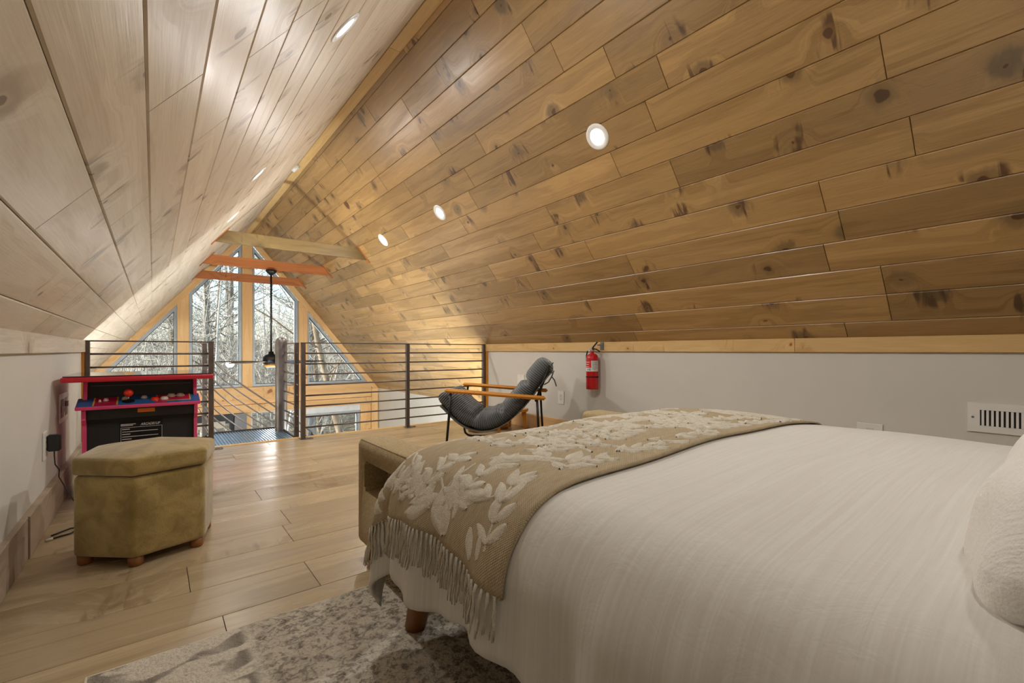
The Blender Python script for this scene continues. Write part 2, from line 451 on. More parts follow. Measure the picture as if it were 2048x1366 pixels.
def cuts(rng, a, b, lo, hi):
    q = [round(a, 2)]; p = a + rng.uniform(0.3, hi)
    while p < b - 0.45:
        q.append(round(p, 2)); p += rng.uniform(lo, hi)
    q.append(round(b, 2)); return q

# ------------------------------------------------------------------ ceilings
def ceiling(side):
    nm = 'ceiling_left' if side < 0 else 'ceiling_right'
    rng = random.Random(11 if side < 0 else 23)
    mat = M_pineLit if side < 0 else M_pineR
    nx, nz = -side * SN, -CS        # inward normal
    def P(u, off):                   # u horizontal distance from the ridge, off outward offset
        return (XC + side * u - nx * off, APEX - SL * u - nz * off)
    bm = bmesh.new()
    prism_xz(bm, [P(0.0, 0.022), P(2.62, 0.022), P(2.62, 0.10), P(-0.02, 0.10)], YB, YG + 0.3)
    root = mesh_obj(nm, bm, M_void); root['kind'] = 'structure'
    tag(root, 'sloping %s ceiling of knotty tongue and groove pine planks' % ('left' if side < 0 else 'right'))
    edges = [0.004] + [3.169 - XC - 0.1125 * k for k in range(15, -8, -1)]
    edges = [e for e in edges if e < 2.60] + [2.60]
    ex = Vector((0, 1, 0)); ez = Vector((nx, 0, nz)); ey = ez.cross(ex)
    for a, b in zip(edges[:-1], edges[1:]):
        spans = []
        uw = 1.835
        if b <= uw: spans = [(YB, YG + 0.02, a, b)]
        elif a < uw: spans = [(YB, YE - 0.06, a, uw), (YE - 0.06, YG + 0.02, a, b)]
        else: spans = [(YE - 0.06, YG + 0.02, a, b)]
        for y0, y1, ua, ub in spans:
            cs = cuts(rng, y0, y1, 1.0, 2.5)
            wd = (ub - ua) / CS; um = (ua + ub) / 2
            for c0, c1 in zip(cs[:-1], cs[1:]):
                px, pz = P(um, 0.0)
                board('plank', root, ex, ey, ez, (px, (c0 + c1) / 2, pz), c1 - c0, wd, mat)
    return root
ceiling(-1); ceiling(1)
# ridge board
t3 = empty('trim_3', (XC, 4.0, 3.09)); tag(t3, 'pale pine board covering the ridge of the ceiling', kind='structure')
for y0, y1 in ((YB, 2.05), (2.05, 3.2), (3.2, 6.1), (6.1, YG)):
    board('trim_board', t3, Vector((0, 1, 0)), Vector((1, 0, 0)), Vector((0, 0, -1)), (XC, (y0 + y1) / 2, 3.082), y1 - y0, 0.09, M_trimY, 0.02, 0.002)

# ------------------------------------------------------------------ floor
fl = box('floor', XL - 0.02, XR + 0.02, YB, YE + 0.03, -0.28, -0.012, M_void); tag(fl, 'oak plank floor of the loft', kind='structure')
rng = random.Random(5)
yr = 1.946 - 0.236 * 15
known = {1.71: [0.472], 1.474: [0.172], 2.89: [0.48], 4.07: [0.5]}
while yr < YE:
    y0, y1 = max(yr, YB), min(yr + 0.236, YE)
    if y1 - y0 > 0.02:
        js = [XL]
        kk = [v for k, v in known.items() if abs(k - yr) < 0.03]
        if kk: p = kk[0][0]
        else: p = XL + rng.uniform(0.2, 1.5)
        while p < XR - 0.2: js.append(p); p += 1.22
        js.append(XR)
        for a, b in zip(js[:-1], js[1:]):
            board('plank', fl, Vector((1, 0, 0)), Vector((0, 1, 0)), Vector((0, 0, 1)), ((a + b) / 2, (y0 + y1) / 2, 0), b - a, y1 - y0, M_oak, 0.012, 0.0015)
    yr += 0.236
ns = empty('trim_4', (1.4, YE, 0)); tag(ns, 'wooden nosing along the open edge of the loft floor', kind='structure')
for a, b in ((XL, 0.385), (0.385, 1.09), (1.09, XR)):
    board('nosing_board', ns, Vector((1, 0, 0)), Vector((0, 0, 1)), Vector((0, -1, 0)), ((a + b) / 2, YE + 0.03, -0.02), b - a, 0.0, M_trimY) if False else \
    board('nosing_board', ns, Vector((1, 0, 0)), Vector((0, 1, 0)), Vector((0, 0, 1)), ((a + b) / 2, YE + 0.03, 0.006), b - a, 0.06, M_trimY, 0.03, 0.004)

# ------------------------------------------------------------------ walls
wlft = box('wall_left', XL - 0.08, XL, YB, YE - 0.04, -0.28, 0.93, M_wallL); tag(wlft, 'low painted knee wall on the left', kind='structure')
bm = bmesh.new(); prism_xz(bm, [(XL - 0.002, -0.28), (XL - 0.002, 0.90), (XWL, zc(XWL) - 0.02), (XWL, -2.6)], YE - 0.10, YE - 0.05)
mesh_obj('end_panel', bm, M_wallL, wlft)
wr_ = box('wall_right', XR, XR + 0.08, YB, YE - 0.04, -0.28, 0.93, M_wallL); tag(wr_, 'low painted knee wall on the right', kind='structure')
bm = bmesh.new(); prism_xz(bm, [(XR + 0.002, -0.28), (XR + 0.002, 0.90), (XWR, zc(XWR) - 0.02), (XWR, -2.6)], YE - 0.10, YE - 0.05)
mesh_obj('end_panel', bm, M_wallL, wr_)
bm = bmesh.new(); prism_xz(bm, [(XL - 0.1, -0.3), (XR + 0.1, -0.3), (XR + 0.1, 0.95), (XC, APEX + 0.05), (XL - 0.1, 0.95)], YB - 0.1, YB)
wb = mesh_obj('wall_back', bm, M_wallL); tag(wb, 'painted gable wall behind the bed', kind='structure')
for nm, x0, x1, lb in (('wall_lower_left', XWL - 0.08, XWL, 'white lower side wall below the left slope'), ('wall_lower_right', XWR, XWR + 0.08, 'white lower side wall below the right slope')):
    tag(box(nm, x0, x1, YE - 0.1, YG + 0.2, -2.62, 0.05, M_wallL), lb, kind='structure')
tag(box('wall_lower_back', XWL, XWR, YE - 0.2, YE - 0.11, -2.62, -0.29, M_wallL), 'lower wall beneath the loft edge', kind='structure')
tag(box('floor_lower', XWL - 0.1, XWR + 0.1, YE - 0.2, YG + 0.3, -2.72, -2.62, M_oak), 'floor of the room below the loft', kind='structure')

# knee-wall band boards, baseboards, end boards
def run_boards(name, label, x, nrm, z0, z1, ys, mats, T=0.02, offs=None):
    e = empty(name, (x, (ys[0] + ys[-1]) / 2, z0)); tag(e, label, kind='structure')
    ex = Vector((0, 1, 0)); ez = Vector((nrm, 0, 0)); ey = ez.cross(ex)
    for i, (a, b) in enumerate(zip(ys[:-1], ys[1:])):
        m = mats[i % len(mats)]; of = offs[i] if offs else 0
        board('trim_board', e, ex, ey, ez, (x + nrm * (T + of), (a + b) / 2, (z0 + z1) / 2), b - a, z1 - z0, m, T + of - 0.0005, 0.002)
    return e
run_boards('trim_1', 'pine band in painted daylit tone along the top of the left knee wall', XL, 1, 0.832, 0.921, [YB, 1.2, 4.16, YE - 0.04], [M_trimLit])
run_boards('trim_2', 'yellow pine band along the top of the right knee wall', XR, -1, 0.834, 0.923, [YB, 1.17, 4.64], [M_trimY])
run_boards('baseboard_left', 'wooden baseboard in painted daylit tone along the left wall', XL, 1, 0.0, 0.172, [YB, 2.66, 4.62], [M_base], offs=[0, 0.006])
run_boards('baseboard_right', 'wooden baseboard along the right wall', XR, -1, 0.0, 0.15, [YB, 1.9, 4.62], [M_fir])
tag(box('trim_5', XL, XL + 0.014, YE - 0.11, YE - 0.055, 0.0, 0.832, M_amber), 'narrow amber board closing the end of the left knee wall', kind='structure')
tag(box('trim_6', XR - 0.014, XR, YE - 0.11, YE - 0.055, 0.15, 0.92, M_amber), 'narrow amber board closing the end of the right knee wall', kind='structure')

# ------------------------------------------------------------------ gable end
gw = empty('wall_front', (XC, YG, -2.62)); tag(gw, 'glazed timber gable end of the cabin', kind='structure')
def timber(name, x0, x1, y0, y1, z0, z1, mat=M_fir, vertical=False, parent=gw):
    """box whose grain follows its long side"""
    cx, cy, cz = (x0 + x1) / 2, (y0 + y1) / 2, (z0 + z1) / 2
    bm = bmesh.new()
    if vertical:
        bx(bm, -(z1 - z0) / 2, (z1 - z0) / 2, -(x1 - x0) / 2, (x1 - x0) / 2, -(y1 - y0) / 2, (y1 - y0) / 2)
        rot = Matrix(((0, 1, 0), (0, 0, -1), (-1, 0, 0)))
    else:
        bx(bm, -(x1 - x0) / 2, (x1 - x0) / 2, -(z1 - z0) / 2, (z1 - z0) / 2, -(y1 - y0) / 2, (y1 - y0) / 2)
        rot = Matrix(((1, 0, 0), (0, 0, -1), (0, 1, 0)))
    bmesh.ops.bevel(bm, geom=bm.edges[:], offset=0.003, segments=1, affect='EDGES')
    o = mesh_obj(name, bm, mat)
    m = rot.to_4x4(); m.translation = (cx, cy, cz)
    o.parent = parent; o.matrix_basis = parent.matrix_basis.inverted() @ m
    return o
PW = 0.085
def gbox(n, x0, x1, y0, y1, z0, z1, m, p):
    q = p.location; return box(n, x0 - q.x, x1 - q.x, y0 - q.y, y1 - q.y, z0 - q.z, z1 - q.z, m, p)
POSTS = (XC - 1.0, XC, XC + 1.0)
for px in POSTS:
    timber('timber_post', px - PW, px + PW, YG, YG + 0.14, 0.14, zc(px) - 0.06, vertical=True)
# rake boards
RV = 0.16
for s in (-1, 1):
    u0, u1 = 0.0, 2.62
    L = (u1 - u0) / CS; Wd = RV * CS
    ex = Vector((s * CS, 0, -SN)); ez = Vector((0, -1, 0)); ey = ez.cross(ex)
    um = (u0 + u1) / 2
    c = Vector((XC + s * um, YG - 0.03, APEX - SL * um - RV / 2 + 0.0))
    board('rake_board', gw, ex, ey, ez, c, L, Wd, M_fir, 0.05, 0.003)
# beam boards at loft level
timber('beam_board', XWL + 0.12, XWR - 0.17, YG - 0.04, YG + 0.14, -0.10, 0.14)
timber('beam_board', XWL + 0.12, XWR - 0.17, YG - 0.02, YG + 0.14, -0.185, -0.103)
timber('beam_board', XWL + 0.12, XWR - 0.17, YG - 0.05, YG + 0.14, -0.34, -0.19)
timber('timber_post', XWR - 0.165, XWR - 0.02, YG - 0.05, YG + 0.14, -2.62, 0.0, vertical=True)
timber('timber_post', XWR - 0.40, XWR - 0.17, YG, YG + 0.14, -2.62, -0.345, vertical=True)
timber('timber_post', XC + 0.96, XC + 1.06, YG, YG + 0.14, -2.62, -0.345, vertical=True)
timber('timber_post', XC - 0.02, XC + 0.06, YG, YG + 0.14, -2.62, -0.345, vertical=True)
gbox('header_panel', XC + 1.06, XWR - 0.40, YG + 0.02, YG + 0.10, -0.47, -0.345, M_frameW, gw)
gbox('grey_pillar', XC - 0.22, XC - 0.025, YG - 0.10, YG + 0.14, -2.62, -0.345, M_greyp, gw)
gbox('header_panel', XWL, XC - 0.225, YG - 0.05, YG + 0.10, -0.47, -0.345, M_black, gw)
gbox('roller_blind', XWL + 0.2, XC - 0.36, YG + 0.0, YG + 0.05, -0.60, -0.472, M_shade, gw)
# windows
def window(n, poly, y0, label, fw=0.048, fmat=M_alu, depth=0.20):
    e = empty('window_%d' % n, (sum(p[0] for p in poly) / len(poly), y0, min(p[1] for p in poly))); tag(e, label, kind='structure')
    inv = e.matrix_basis.inverted()
    # inset polygon
    N = len(poly); ctr = Vector((sum(p[0] for p in poly) / N, sum(p[1] for p in poly) / N))
    ins = []
    for i in range(N):
        p = Vector(poly[i]); a = Vector(poly[i - 1]); b = Vector(poly[(i + 1) % N])
        e1 = (p - a).normalized(); e2 = (b - p).normalized()
        n1 = Vector((-e1.y, e1.x)); n2 = Vector((-e2.y, e2.x))
        if n1.dot(ctr - p) < 0: n1 = -n1
        if n2.dot(ctr - p) < 0: n2 = -n2
        k = (n1 + n2) / max(0.25, 1 + n1.dot(n2))
        ins.append(p + k * fw)
    ox, oz = e.location.x, e.location.z
    for i in range(N):
        j = (i + 1) % N
        bm = bmesh.new()
        q = [poly[i], poly[j], ins[j], ins[i]]
        prism_xz(bm, [(a[0] - ox, a[1] - oz) for a in q], 0.05, depth)
        mesh_obj('frame_bar', bm, fmat, e)
        bm = bmesh.new()
        g = [Vector(ins[i]), Vector(ins[j])]
        dv = (g[1] - g[0]).normalized(); nn = Vector((-dv.y, dv.x))
        if nn.dot(ctr - g[0]) < 0: nn = -nn
        q = [g[0] - nn * 0.002, g[1] - nn * 0.002, g[1] + nn * 0.008, g[0] + nn * 0.008]
        prism_xz(bm, [(a[0] - ox, a[1] - oz) for a in q], 0.10, 0.115)
        mesh_obj('gasket', bm, M_aluD, e)
    bm = bmesh.new()
    prism_xz(bm, [(a[0] - ox, a[1] - oz) for a in ins], depth - 0.05, depth - 0.044)
    mesh_obj('pane', bm, M_glass, e)
    return e
def zi(x): return zc(x) - RV
xb = XC + (APEX - RV - 0.14) / SL
for n, s in ((1, -1), (4, 1)):
    a = XC + s * (1.0 + PW); b = XC + s * (xb - XC)
    window(n, [(a, 0.14), (b, 0.14), (a, zi(a))], YG, 'triangular gable window %s' % ('beside the left post' if s < 0 else 'beside the right post'))
for n, s in ((2, -1), (3, 1)):
    a = XC + s * PW; b = XC + s * (1.0 - PW)
    window(n, [(a, 0.14), (b, 0.14), (b, zi(b)), (a, zi(a))], YG, 'tall gable window %s of the middle post' % ('left' if s < 0 else 'right'))
window(5, [(XC + 0.06, -2.4), (XC + 0.96, -2.4), (XC + 0.96, -0.345), (XC + 0.06, -0.345)], YG, 'lower window below the beam in the middle', 0.03, M_frameW, 0.15)
window(6, [(XC + 1.06, -2.5), (XWR - 0.40, -2.5), (XWR - 0.40, -0.475), (XC + 1.06, -0.475)], YG, 'lower glazed door panel on the right', 0.05, M_alu, 0.18)
window(7, [(XWL + 0.1, -2.4), (XC - 0.225, -2.4), (XC - 0.225, -0.475), (XWL + 0.1, -0.475)], YG, 'lower window on the left with a cream blind', 0.05, M_aluD, 0.15)

# ------------------------------------------------------------------ collar ties
def tie(y, mat, label):
    zb, zt = 2.075, 2.215
    e = empty('collar_tie', (XC, y, zb)); tag(e, label, 'beam', 'collar ties under the ridge')
    ub, ut = (APEX - zb) / SL - 0.012, (APEX - zt) / SL - 0.012
    bm = bmesh.new()
    prism_xz(bm, [(-ub + .004, 0), (ub - .004, 0), (ut - .004, zt - zb), (-ut + .004, zt - zb)], -0.019, 0.019)
    # grain runs along X, board width along Z: rotate so local Y is the width
    for v in bm.verts: v.co = Vector((v.co.x, v.co.z, -v.co.y))
    o = mesh_obj('beam', bm, mat); o.parent = e; o.rotation_euler = (R(90), 0, 0)
    for s in (-1, 1):
        um = (zb + zt) / 2; u = (APEX - um) / SL
        ex = Vector((s * CS, 0, -SN)); ez = Vector((-s * SN, 0, -CS)); ey = ez.cross(ex)
        c = Vector((XC + s * u, y, um)) + ez * 0.0105
        board('end_plate', e, ex, ey, ez, c, 0.27, 0.075, M_cedar, 0.0095, 0.002)
    return e
tie(6.1, M_oliveT, 'olive brown collar tie nearest the loft railing')
tie(7.75, M_cedar, 'reddish collar tie that carries the ceiling fan')
tie(9.38, M_cedar, 'reddish collar tie closest to the gable window')

# ------------------------------------------------------------------ recessed lamps
def lamp(side, y, label):
    u = 0.785
    nx, nz = -side * SN, -CS
    e = empty('recessed_light', (XC + side * u, y, APEX - SL * u)); tag(e, label, 'light', 'recessed ceiling lights')
    q = Vector((nx, 0, nz)).to_track_quat('Z', 'Y'); e.rotation_mode = 'QUATERNION'; e.rotation_quaternion = q
    bm = bmesh.new(); lathe(bm, [(0.048, -0.004), (0.052, 0.004), (0.070, 0.007), (0.080, 0.004), (0.082, 0.0005)], 32)
    mesh_obj('trim_ring', bm, M_white, e, True)
    bm = bmesh.new(); lathe(bm, [(0.0, 0.003), (0.050, 0.003), (0.0505, -0.002)], 32)
    mesh_obj('lens', bm, M_lamp, e)
    li = bpy.data.lights.new('lamp_light', 'AREA'); li.shape = 'DISK'; li.size = 0.10; li.energy = LAMP_W if y > 0 else LAMP_W * 0.5; li.color = LAMP_COL
    lo = bpy.data.objects.new('lamp_light', li); link(lo, e); lo.location = (0, 0, 0.012); lo.rotation_euler = (PI, 0, 0)
for y, wrd in ((-0.12, 'added unseen above the pillows'), (1.92, 'nearest the camera'), (3.93, 'in the middle of the row'), (5.33, 'next to the first collar tie')):  # the pair above the pillows is added, out of view, to brighten the bed
    for s in (-1, 1):
        lamp(s, y, 'round recessed light on the %s slope, %s' % ('left' if s < 0 else 'right', wrd))
e = empty('smoke_detector', (XC - 0.07, 5.95, zc(XC - 0.07) - 0.0)); tag(e, 'small white smoke detector beside the ridge board', 'smoke detector')
e.rotation_mode = 'QUATERNION'; e.rotation_quaternion = Vector((SN, 0, -CS)).to_track_quat('Z', 'Y')
bm = bmesh.new(); lathe(bm, [(0.055, 0.0), (0.057, 0.012), (0.050, 0.03), (0.0, 0.034)], 28); mesh_obj('cover', bm, M_white, e, True)
bm = bmesh.new(); lathe(bm, [(0.044, 0.032), (0.046, 0.036), (0.040, 0.036), (0.038, 0.032)], 28); mesh_obj('vent_ring', bm, M_cream, e, True)

# ------------------------------------------------------------------ added globe lamps, unseen under the loft edge, brighten the far end
def added_lamp(x, label):
    e = empty('added_globe_lamp', (x, YE - 0.108, -0.62)); tag(e, label, 'added lamp', 'added fill lamps below the loft')
    bm = bmesh.new(); lathe(bm, [(0.0, 0.02), (0.055, 0.02), (0.06, 0.0)], 24); mesh_obj('added_lamp_plate', bm, M_black, e, True, (0, 0, 0), (-PI / 2, 0, 0))
    bm = bmesh.new(); tube(bm, [(0, 0.015, 0), (0, 0.09, 0), (0, 0.13, 0.03), (0, 0.13, 0.06)], 0.010, 10); mesh_obj('arm', bm, M_black, e, True)
    bm = bmesh.new(); bmesh.ops.create_uvsphere(bm, u_segments=24, v_segments=14, radius=0.075)
    mesh_obj('globe', bm, mat_emit('fill_globe', (0.9, 0.96, 1, 1), 1.5), e, True, (0, 0.13, 0.13))  # globe of the added fill lamp
    li = bpy.data.lights.new('globe_fill', 'POINT'); li.energy = 820.0; li.shadow_soft_size = 0.09; li.color = (0.87, 0.945, 1.0)
    lo = bpy.data.objects.new('globe_fill', li); link(lo, e); lo.location = (0, 0.13, 0.13)
added_lamp(-0.62, 'added globe fill lamp below the loft edge on the left'); added_lamp(2.85, 'added globe fill lamp below the loft edge on the right')

# ------------------------------------------------------------------ ceiling fan
FX, FY, FZ = XC, 7.75, 0.60
fan = empty('ceiling_fan', (FX, FY, 0.58)); tag(fan, 'dark ceiling fan hanging on a long rod from the collar tie', 'ceiling fan')
def at_fan(bm): 
    for v in bm.verts: v.co -= Vector((FX, FY, 0.58))
    return bm
bm = bmesh.new(); lathe(bm, [(0.0, 2.072), (0.075, 2.072), (0.075, 2.05), (0.05, 2.02), (0.02, 2.0), (0.0, 2.0)], 24, (FX, FY, 0)); mesh_obj('canopy', at_fan(bm), M_black, fan, True)
bm = bmesh.new(); tube(bm, [(FX, FY, 2.01), (FX, FY, 0.80)], 0.014, 12); mesh_obj('down_rod', at_fan(bm), M_black, fan, True)
bm = bmesh.new(); lathe(bm, [(0.0, 0.83), (0.035, 0.83), (0.04, 0.79), (0.085, 0.775), (0.115, 0.74), (0.12, 0.66), (0.09, 0.63), (0.0, 0.63)], 28, (FX, FY, 0)); mesh_obj('motor', at_fan(bm), M_black, fan, True)
bm = bmesh.new(); lathe(bm, [(0.095, 0.63), (0.09, 0.605), (0.05, 0.59), (0.0, 0.588)], 28, (FX, FY, 0)); mesh_obj('light_kit', at_fan(bm), M_amber, fan, True)
fli = bpy.data.lights.new('fan_light', 'POINT'); fli.energy = 14.0; fli.shadow_soft_size = 0.09; fli.color = (1, 0.96, 0.91)
flo = bpy.data.objects.new('fan_light', fli); link(flo, fan); flo.location = (0, 0, -0.05)
for k in range(5):
    a = 2 * PI * k / 5 + R(4)
    bm = bmesh.new()
    vs = []
    for i in range(7):
        r = 0.10 + 0.68 * i / 6; w = 0.035 + 0.03 * math.sin(PI * min(1, i / 5)); tl = 0.18
        vs.append([bm.verts.new((r, sgn * w, 0.67 - 0.58 + sgn * w * tl + dz)) for sgn in (-1, 1) for dz in (0, 0.007)])
    for p, q in zip(vs[:-1], vs[1:]):
        for ii, jj in ((0, 1), (1, 3), (3, 2), (2, 0)):
            bm.faces.new((p[ii], p[jj], q[jj], q[ii]))
    bm.faces.new((vs[0][0], vs[0][2], vs[0][3], vs[0][1])); bm.faces.new((vs[-1][1], vs[-1][3], vs[-1][2], vs[-1][0]))
    bmesh.ops.recalc_face_normals(bm, faces=bm.faces[:])
    bmesh.ops.rotate(bm, verts=bm.verts[:], cent=(0, 0, 0), matrix=Matrix.Rotation(a, 3, 'Z'))
    mesh_obj('blade', bm, M_black, fan)

# ------------------------------------------------------------------ railings
YRAIL = 4.64
HT = 0.92
def rail_section(name, label, xs, group='loft railings', bars=8, plates=True):
    e = empty(name, ((xs[0] + xs[-1]) / 2, YRAIL, 0)); tag(e, label, 'railing', group)
    ox = e.location.x
    for x in xs:
        box('post', x - ox - 0.019, x - ox + 0.019, -0.019, 0.019, 0.0062, HT - 0.006, M_steel, e, 0.002, 1)
        if plates:
            p = box('base_plate', x - ox - 0.028, x - ox + 0.085, -0.035, 0.035, 0.0005, 0.007, M_steel, e, 0.002, 1)
            for dx in (0.045, 0.07):
                bm = bmesh.new(); lathe(bm, [(0.0, 0.013), (0.006, 0.012), (0.008, 0.007)], 10, (x - ox + dx, 0.02 if dx < 0.06 else -0.02, 0)); mesh_obj('bolt', bm, M_chrome, p)
    box('top_rail', xs[0] - ox - 0.02, xs[-1] - ox + 0.02, -0.02, 0.02, HT - 0.008, HT + 0.002, M_steel, e, 0.001, 1)
    for k in range(1, bars + 1):
        z = HT - k * 0.1015
        bm = bmesh.new(); tube(bm, [(xs[0] - ox, 0, z), (xs[-1] - ox, 0, z)], 0.0078, 8); mesh_obj('bar', bm, M_steel, e, True)
    return e
rail_section('railing', 'short bronze steel railing behind the arcade table', [-0.395, 0.383])
rail_section('railing', 'long bronze steel railing between the stair opening and the right wall', [1.118, 2.19, 3.205])

# ------------------------------------------------------------------ spiral staircase
SX, SY, SR = 1.06, 5.30, 0.75
st = empty('spiral_staircase', (SX, SY, -2.62)); tag(st, 'steel spiral staircase with ribbed landing and curved rods', 'staircase')
def loc_st(bm):
    for v in bm.verts: v.co -= Vector((SX, SY, -2.62))
    return bm
bm = bmesh.new()
lathe(bm, [(0.0, 0.985), (0.02, 0.983), (0.04, 0.972), (0.052, 0.955), (0.057, 0.93), (0.057, -2.61)], 28, (SX, SY, 0)); mesh_obj('centre_pole', loc_st(bm), M_pole, st, True)
# landing deck with ribs along Y
bm = bmesh.new(); bx(bm, 0.40, 1.075, YE + 0.062, 5.52, -0.03, -0.008)
nr = 27
for k in range(nr):
    x = 0.405 + (1.07 - 0.405) * (k + 0.25) / nr
    bx(bm, x, x + 0.012, YE + 0.064, 5.515, -0.0085, 0.0)
mesh_obj('landing', loc_st(bm), M_land, st)
bm = bmesh.new(); bx(bm, 0.385, 1.09, 5.52, 5.53, -0.06, 0.012); bx(bm, 1.075, 1.088, YE + 0.062, 5.52, -0.06, 0.012); bx(bm, 0.386, 0.40, YE + 0.062, 5.52, -0.06, 0.012)
mesh_obj('landing_rim', loc_st(bm), M_pole, st)
# landing side rails
def side_rail(x, y0, y1, posts):
    for y in posts:
        bm = bmesh.new(); bx(bm, x - 0.019, x + 0.019, y - 0.019, y + 0.019, -0.02, HT); mesh_obj('landing_post', loc_st(bm), M_steel, st)
    bm = bmesh.new(); bx(bm, x - 0.02, x + 0.02, y0, y1, HT - 0.008, HT + 0.002); mesh_obj('landing_top_rail', loc_st(bm), M_steel, st)
    for k in range(1, 9):
        z = HT - k * 0.1015
        bm = bmesh.new(); tube(bm, [(x, y0, z), (x, y1, z)], 0.0078, 8); mesh_obj('landing_bar', loc_st(bm), M_steel, st, True)
side_rail(0.388, YE - 0.04, 5.36, [5.34])
side_rail(1.092, YE + 0.06, 5.27, [YE + 0.085])
# helical rods
def helix(phi0, phi1, zoff, rad, n=44):
    pts = []
    for i in range(n + 1):
        ph = phi0 + (phi1 - phi0) * i / n
        z = 0.92 - 0.01035 * (ph - 24) + zoff
        pts.append((SX - SR * math.cos(R(ph)), SY + SR * math.sin(R(ph)), z))
    return pts
bm = bmesh.new(); tube(bm, helix(23, 250, 0.0, 0.02), 0.009, 8); mesh_obj('handrail', loc_st(bm), M_steel, st, True)
for k in range(1, 8):
    bm = bmesh.new(); tube(bm, helix(20, 240, -0.1015 * k, 0.006), 0.0075, 6); mesh_obj('curved_rod', loc_st(bm), M_steel, st, True)
for ph in (128, 180, 232):
    p = helix(ph, ph + 1, 0, 0, 1)[0]
    bm = bmesh.new(); tube(bm, [p, (p[0], p[1], p[2] - 0.95)], 0.014, 8); mesh_obj('baluster', loc_st(bm), M_black, st, True)
for i in range(9):
    a0 = 24 + i * 22.5 + 8; z = -0.225 * (i + 1)
    bm = bmesh.new()
    pts = [(SX - 0.06 * math.cos(R(a)), SY + 0.06 * math.sin(R(a))) for a in (a0 + 4, a0 + 22)]
    pts2 = [(SX - 0.74 * math.cos(R(a)), SY + 0.74 * math.sin(R(a))) for a in (a0 + 26, a0 + 17, a0 + 9, a0)]
    prism_xy(bm, pts + pts2, z - 0.03, z); mesh_obj('tread', loc_st(bm), M_pole, st)

# ------------------------------------------------------------------ wall plates and vent
def plate(name, label, cat, x, nrm, y, z, w, h, parts):
    e = empty(name, (x, y, z)); tag(e, label, cat)
    def lb(nm, y0, y1, z0, z1, d0, d1, mat, bev=0.0015):
        a, b = sorted((nrm * d0, nrm * d1)); return box(nm, a, b, y0, y1, z0, z1, mat, e, bev, 2)
    lb('cover_plate', -w / 2, w / 2, -h / 2, h / 2, 0.0005, 0.007, M_white, 0.002)
    parts(lb)
    return e
def duplex(lb):
    lb('outlet_insert', -0.017, 0.017, -0.033, 0.033, 0.006, 0.009, M_cream)
    for s in (-1, 1):
        for q in (-1, 1):
            lb('slot', q * 0.006 - 0.001, q * 0.006 + 0.001, s * 0.017 - 0.005, s * 0.017 + 0.005, 0.0088, 0.0094, M_dark, 0)
    lb('screw', -0.002, 0.002, -0.05, -0.046, 0.006, 0.008, M_chrome, 0)
plate('wall_outlet', 'white outlet on the right wall behind the lounge chair', 'outlet', XR, -1, 3.31, 0.37, 0.085, 0.13, duplex)
plate('wall_outlet', 'white outlet on the right wall half hidden by the duvet', 'outlet', XR, -1, 0.785, 0.368, 0.12, 0.115, duplex)
plate('wall_outlet', 'white outlet on the left wall holding the black adapter', 'outlet', XL, 1, 3.14, 0.383, 0.09, 0.135, duplex)
def toggles(lb):
    for s in (-1, 1):
        lb('recess', s * 0.075 - 0.05, s * 0.075 + 0.05, -0.055, 0.05, 0.006, 0.0085, M_greyp)
    lb('lever', -0.10, -0.085, -0.02, 0.012, 0.008, 0.022, M_white)
    lb('lever', 0.045, 0.06, 0.0, 0.03, 0.008, 0.02, M_white)
plate('light_switch', 'double switch plate on the left wall above the baseboard', 'light switch', XL, 1, 3.72, 0.515, 0.30, 0.165, toggles)
plate('wall_plate', 'blank pale plate on the right wall above the chair back', 'wall plate', XR, -1, 3.95, 0.525, 0.12, 0.10, lambda lb: lb('screw', -0.003, 0.003, 0.03, 0.036, 0.006, 0.008, M_chrome, 0))
vt = empty('air_vent', (XR, 0.205, 0.44)); tag(vt, 'white louvred air vent low on the right wall', 'vent')
vw, vh = 0.36, 0.145
bm = bmesh.new()
for (y0, y1, z0, z1) in ((-vw/2, vw/2, 0, 0.032), (-vw/2, vw/2, vh - 0.035, vh), (-vw/2, -vw/2 + 0.045, 0.032, vh - 0.035), (vw/2 - 0.045, vw/2, 0.032, vh - 0.035), (-0.006 - 0.02, 0.006 - 0.02, 0.032, vh - 0.035)):
    bx(bm, -0.010, -0.0005, y0, y1, z0, z1)
mesh_obj('frame', bm, M_white, vt)
box('duct_opening', -0.002, -0.0006, -vw/2 + 0.04, vw/2 - 0.04, 0.03, vh - 0.03, M_dark, vt)
y = vw / 2 - 0.055
while y > -vw / 2 + 0.05:
    if abs(y + 0.02) > 0.012:
        bm = bmesh.new(); v, f = bx(bm, -0.0085, -0.0025, y - 0.0045, y + 0.0045, 0.033, vh - 0.036)
        mesh_obj('louvre', bm, M_white, vt)
    y -= 0.0165
bm = bmesh.new(); lathe(bm, [(0.0, 0.003), (0.005, 0.002), (0.006, 0.0)], 10); mesh_obj('screw', bm, M_chrome, vt, False, (-0.010, vw / 2 - 0.02, vh / 2), (0, -PI / 2, 0))

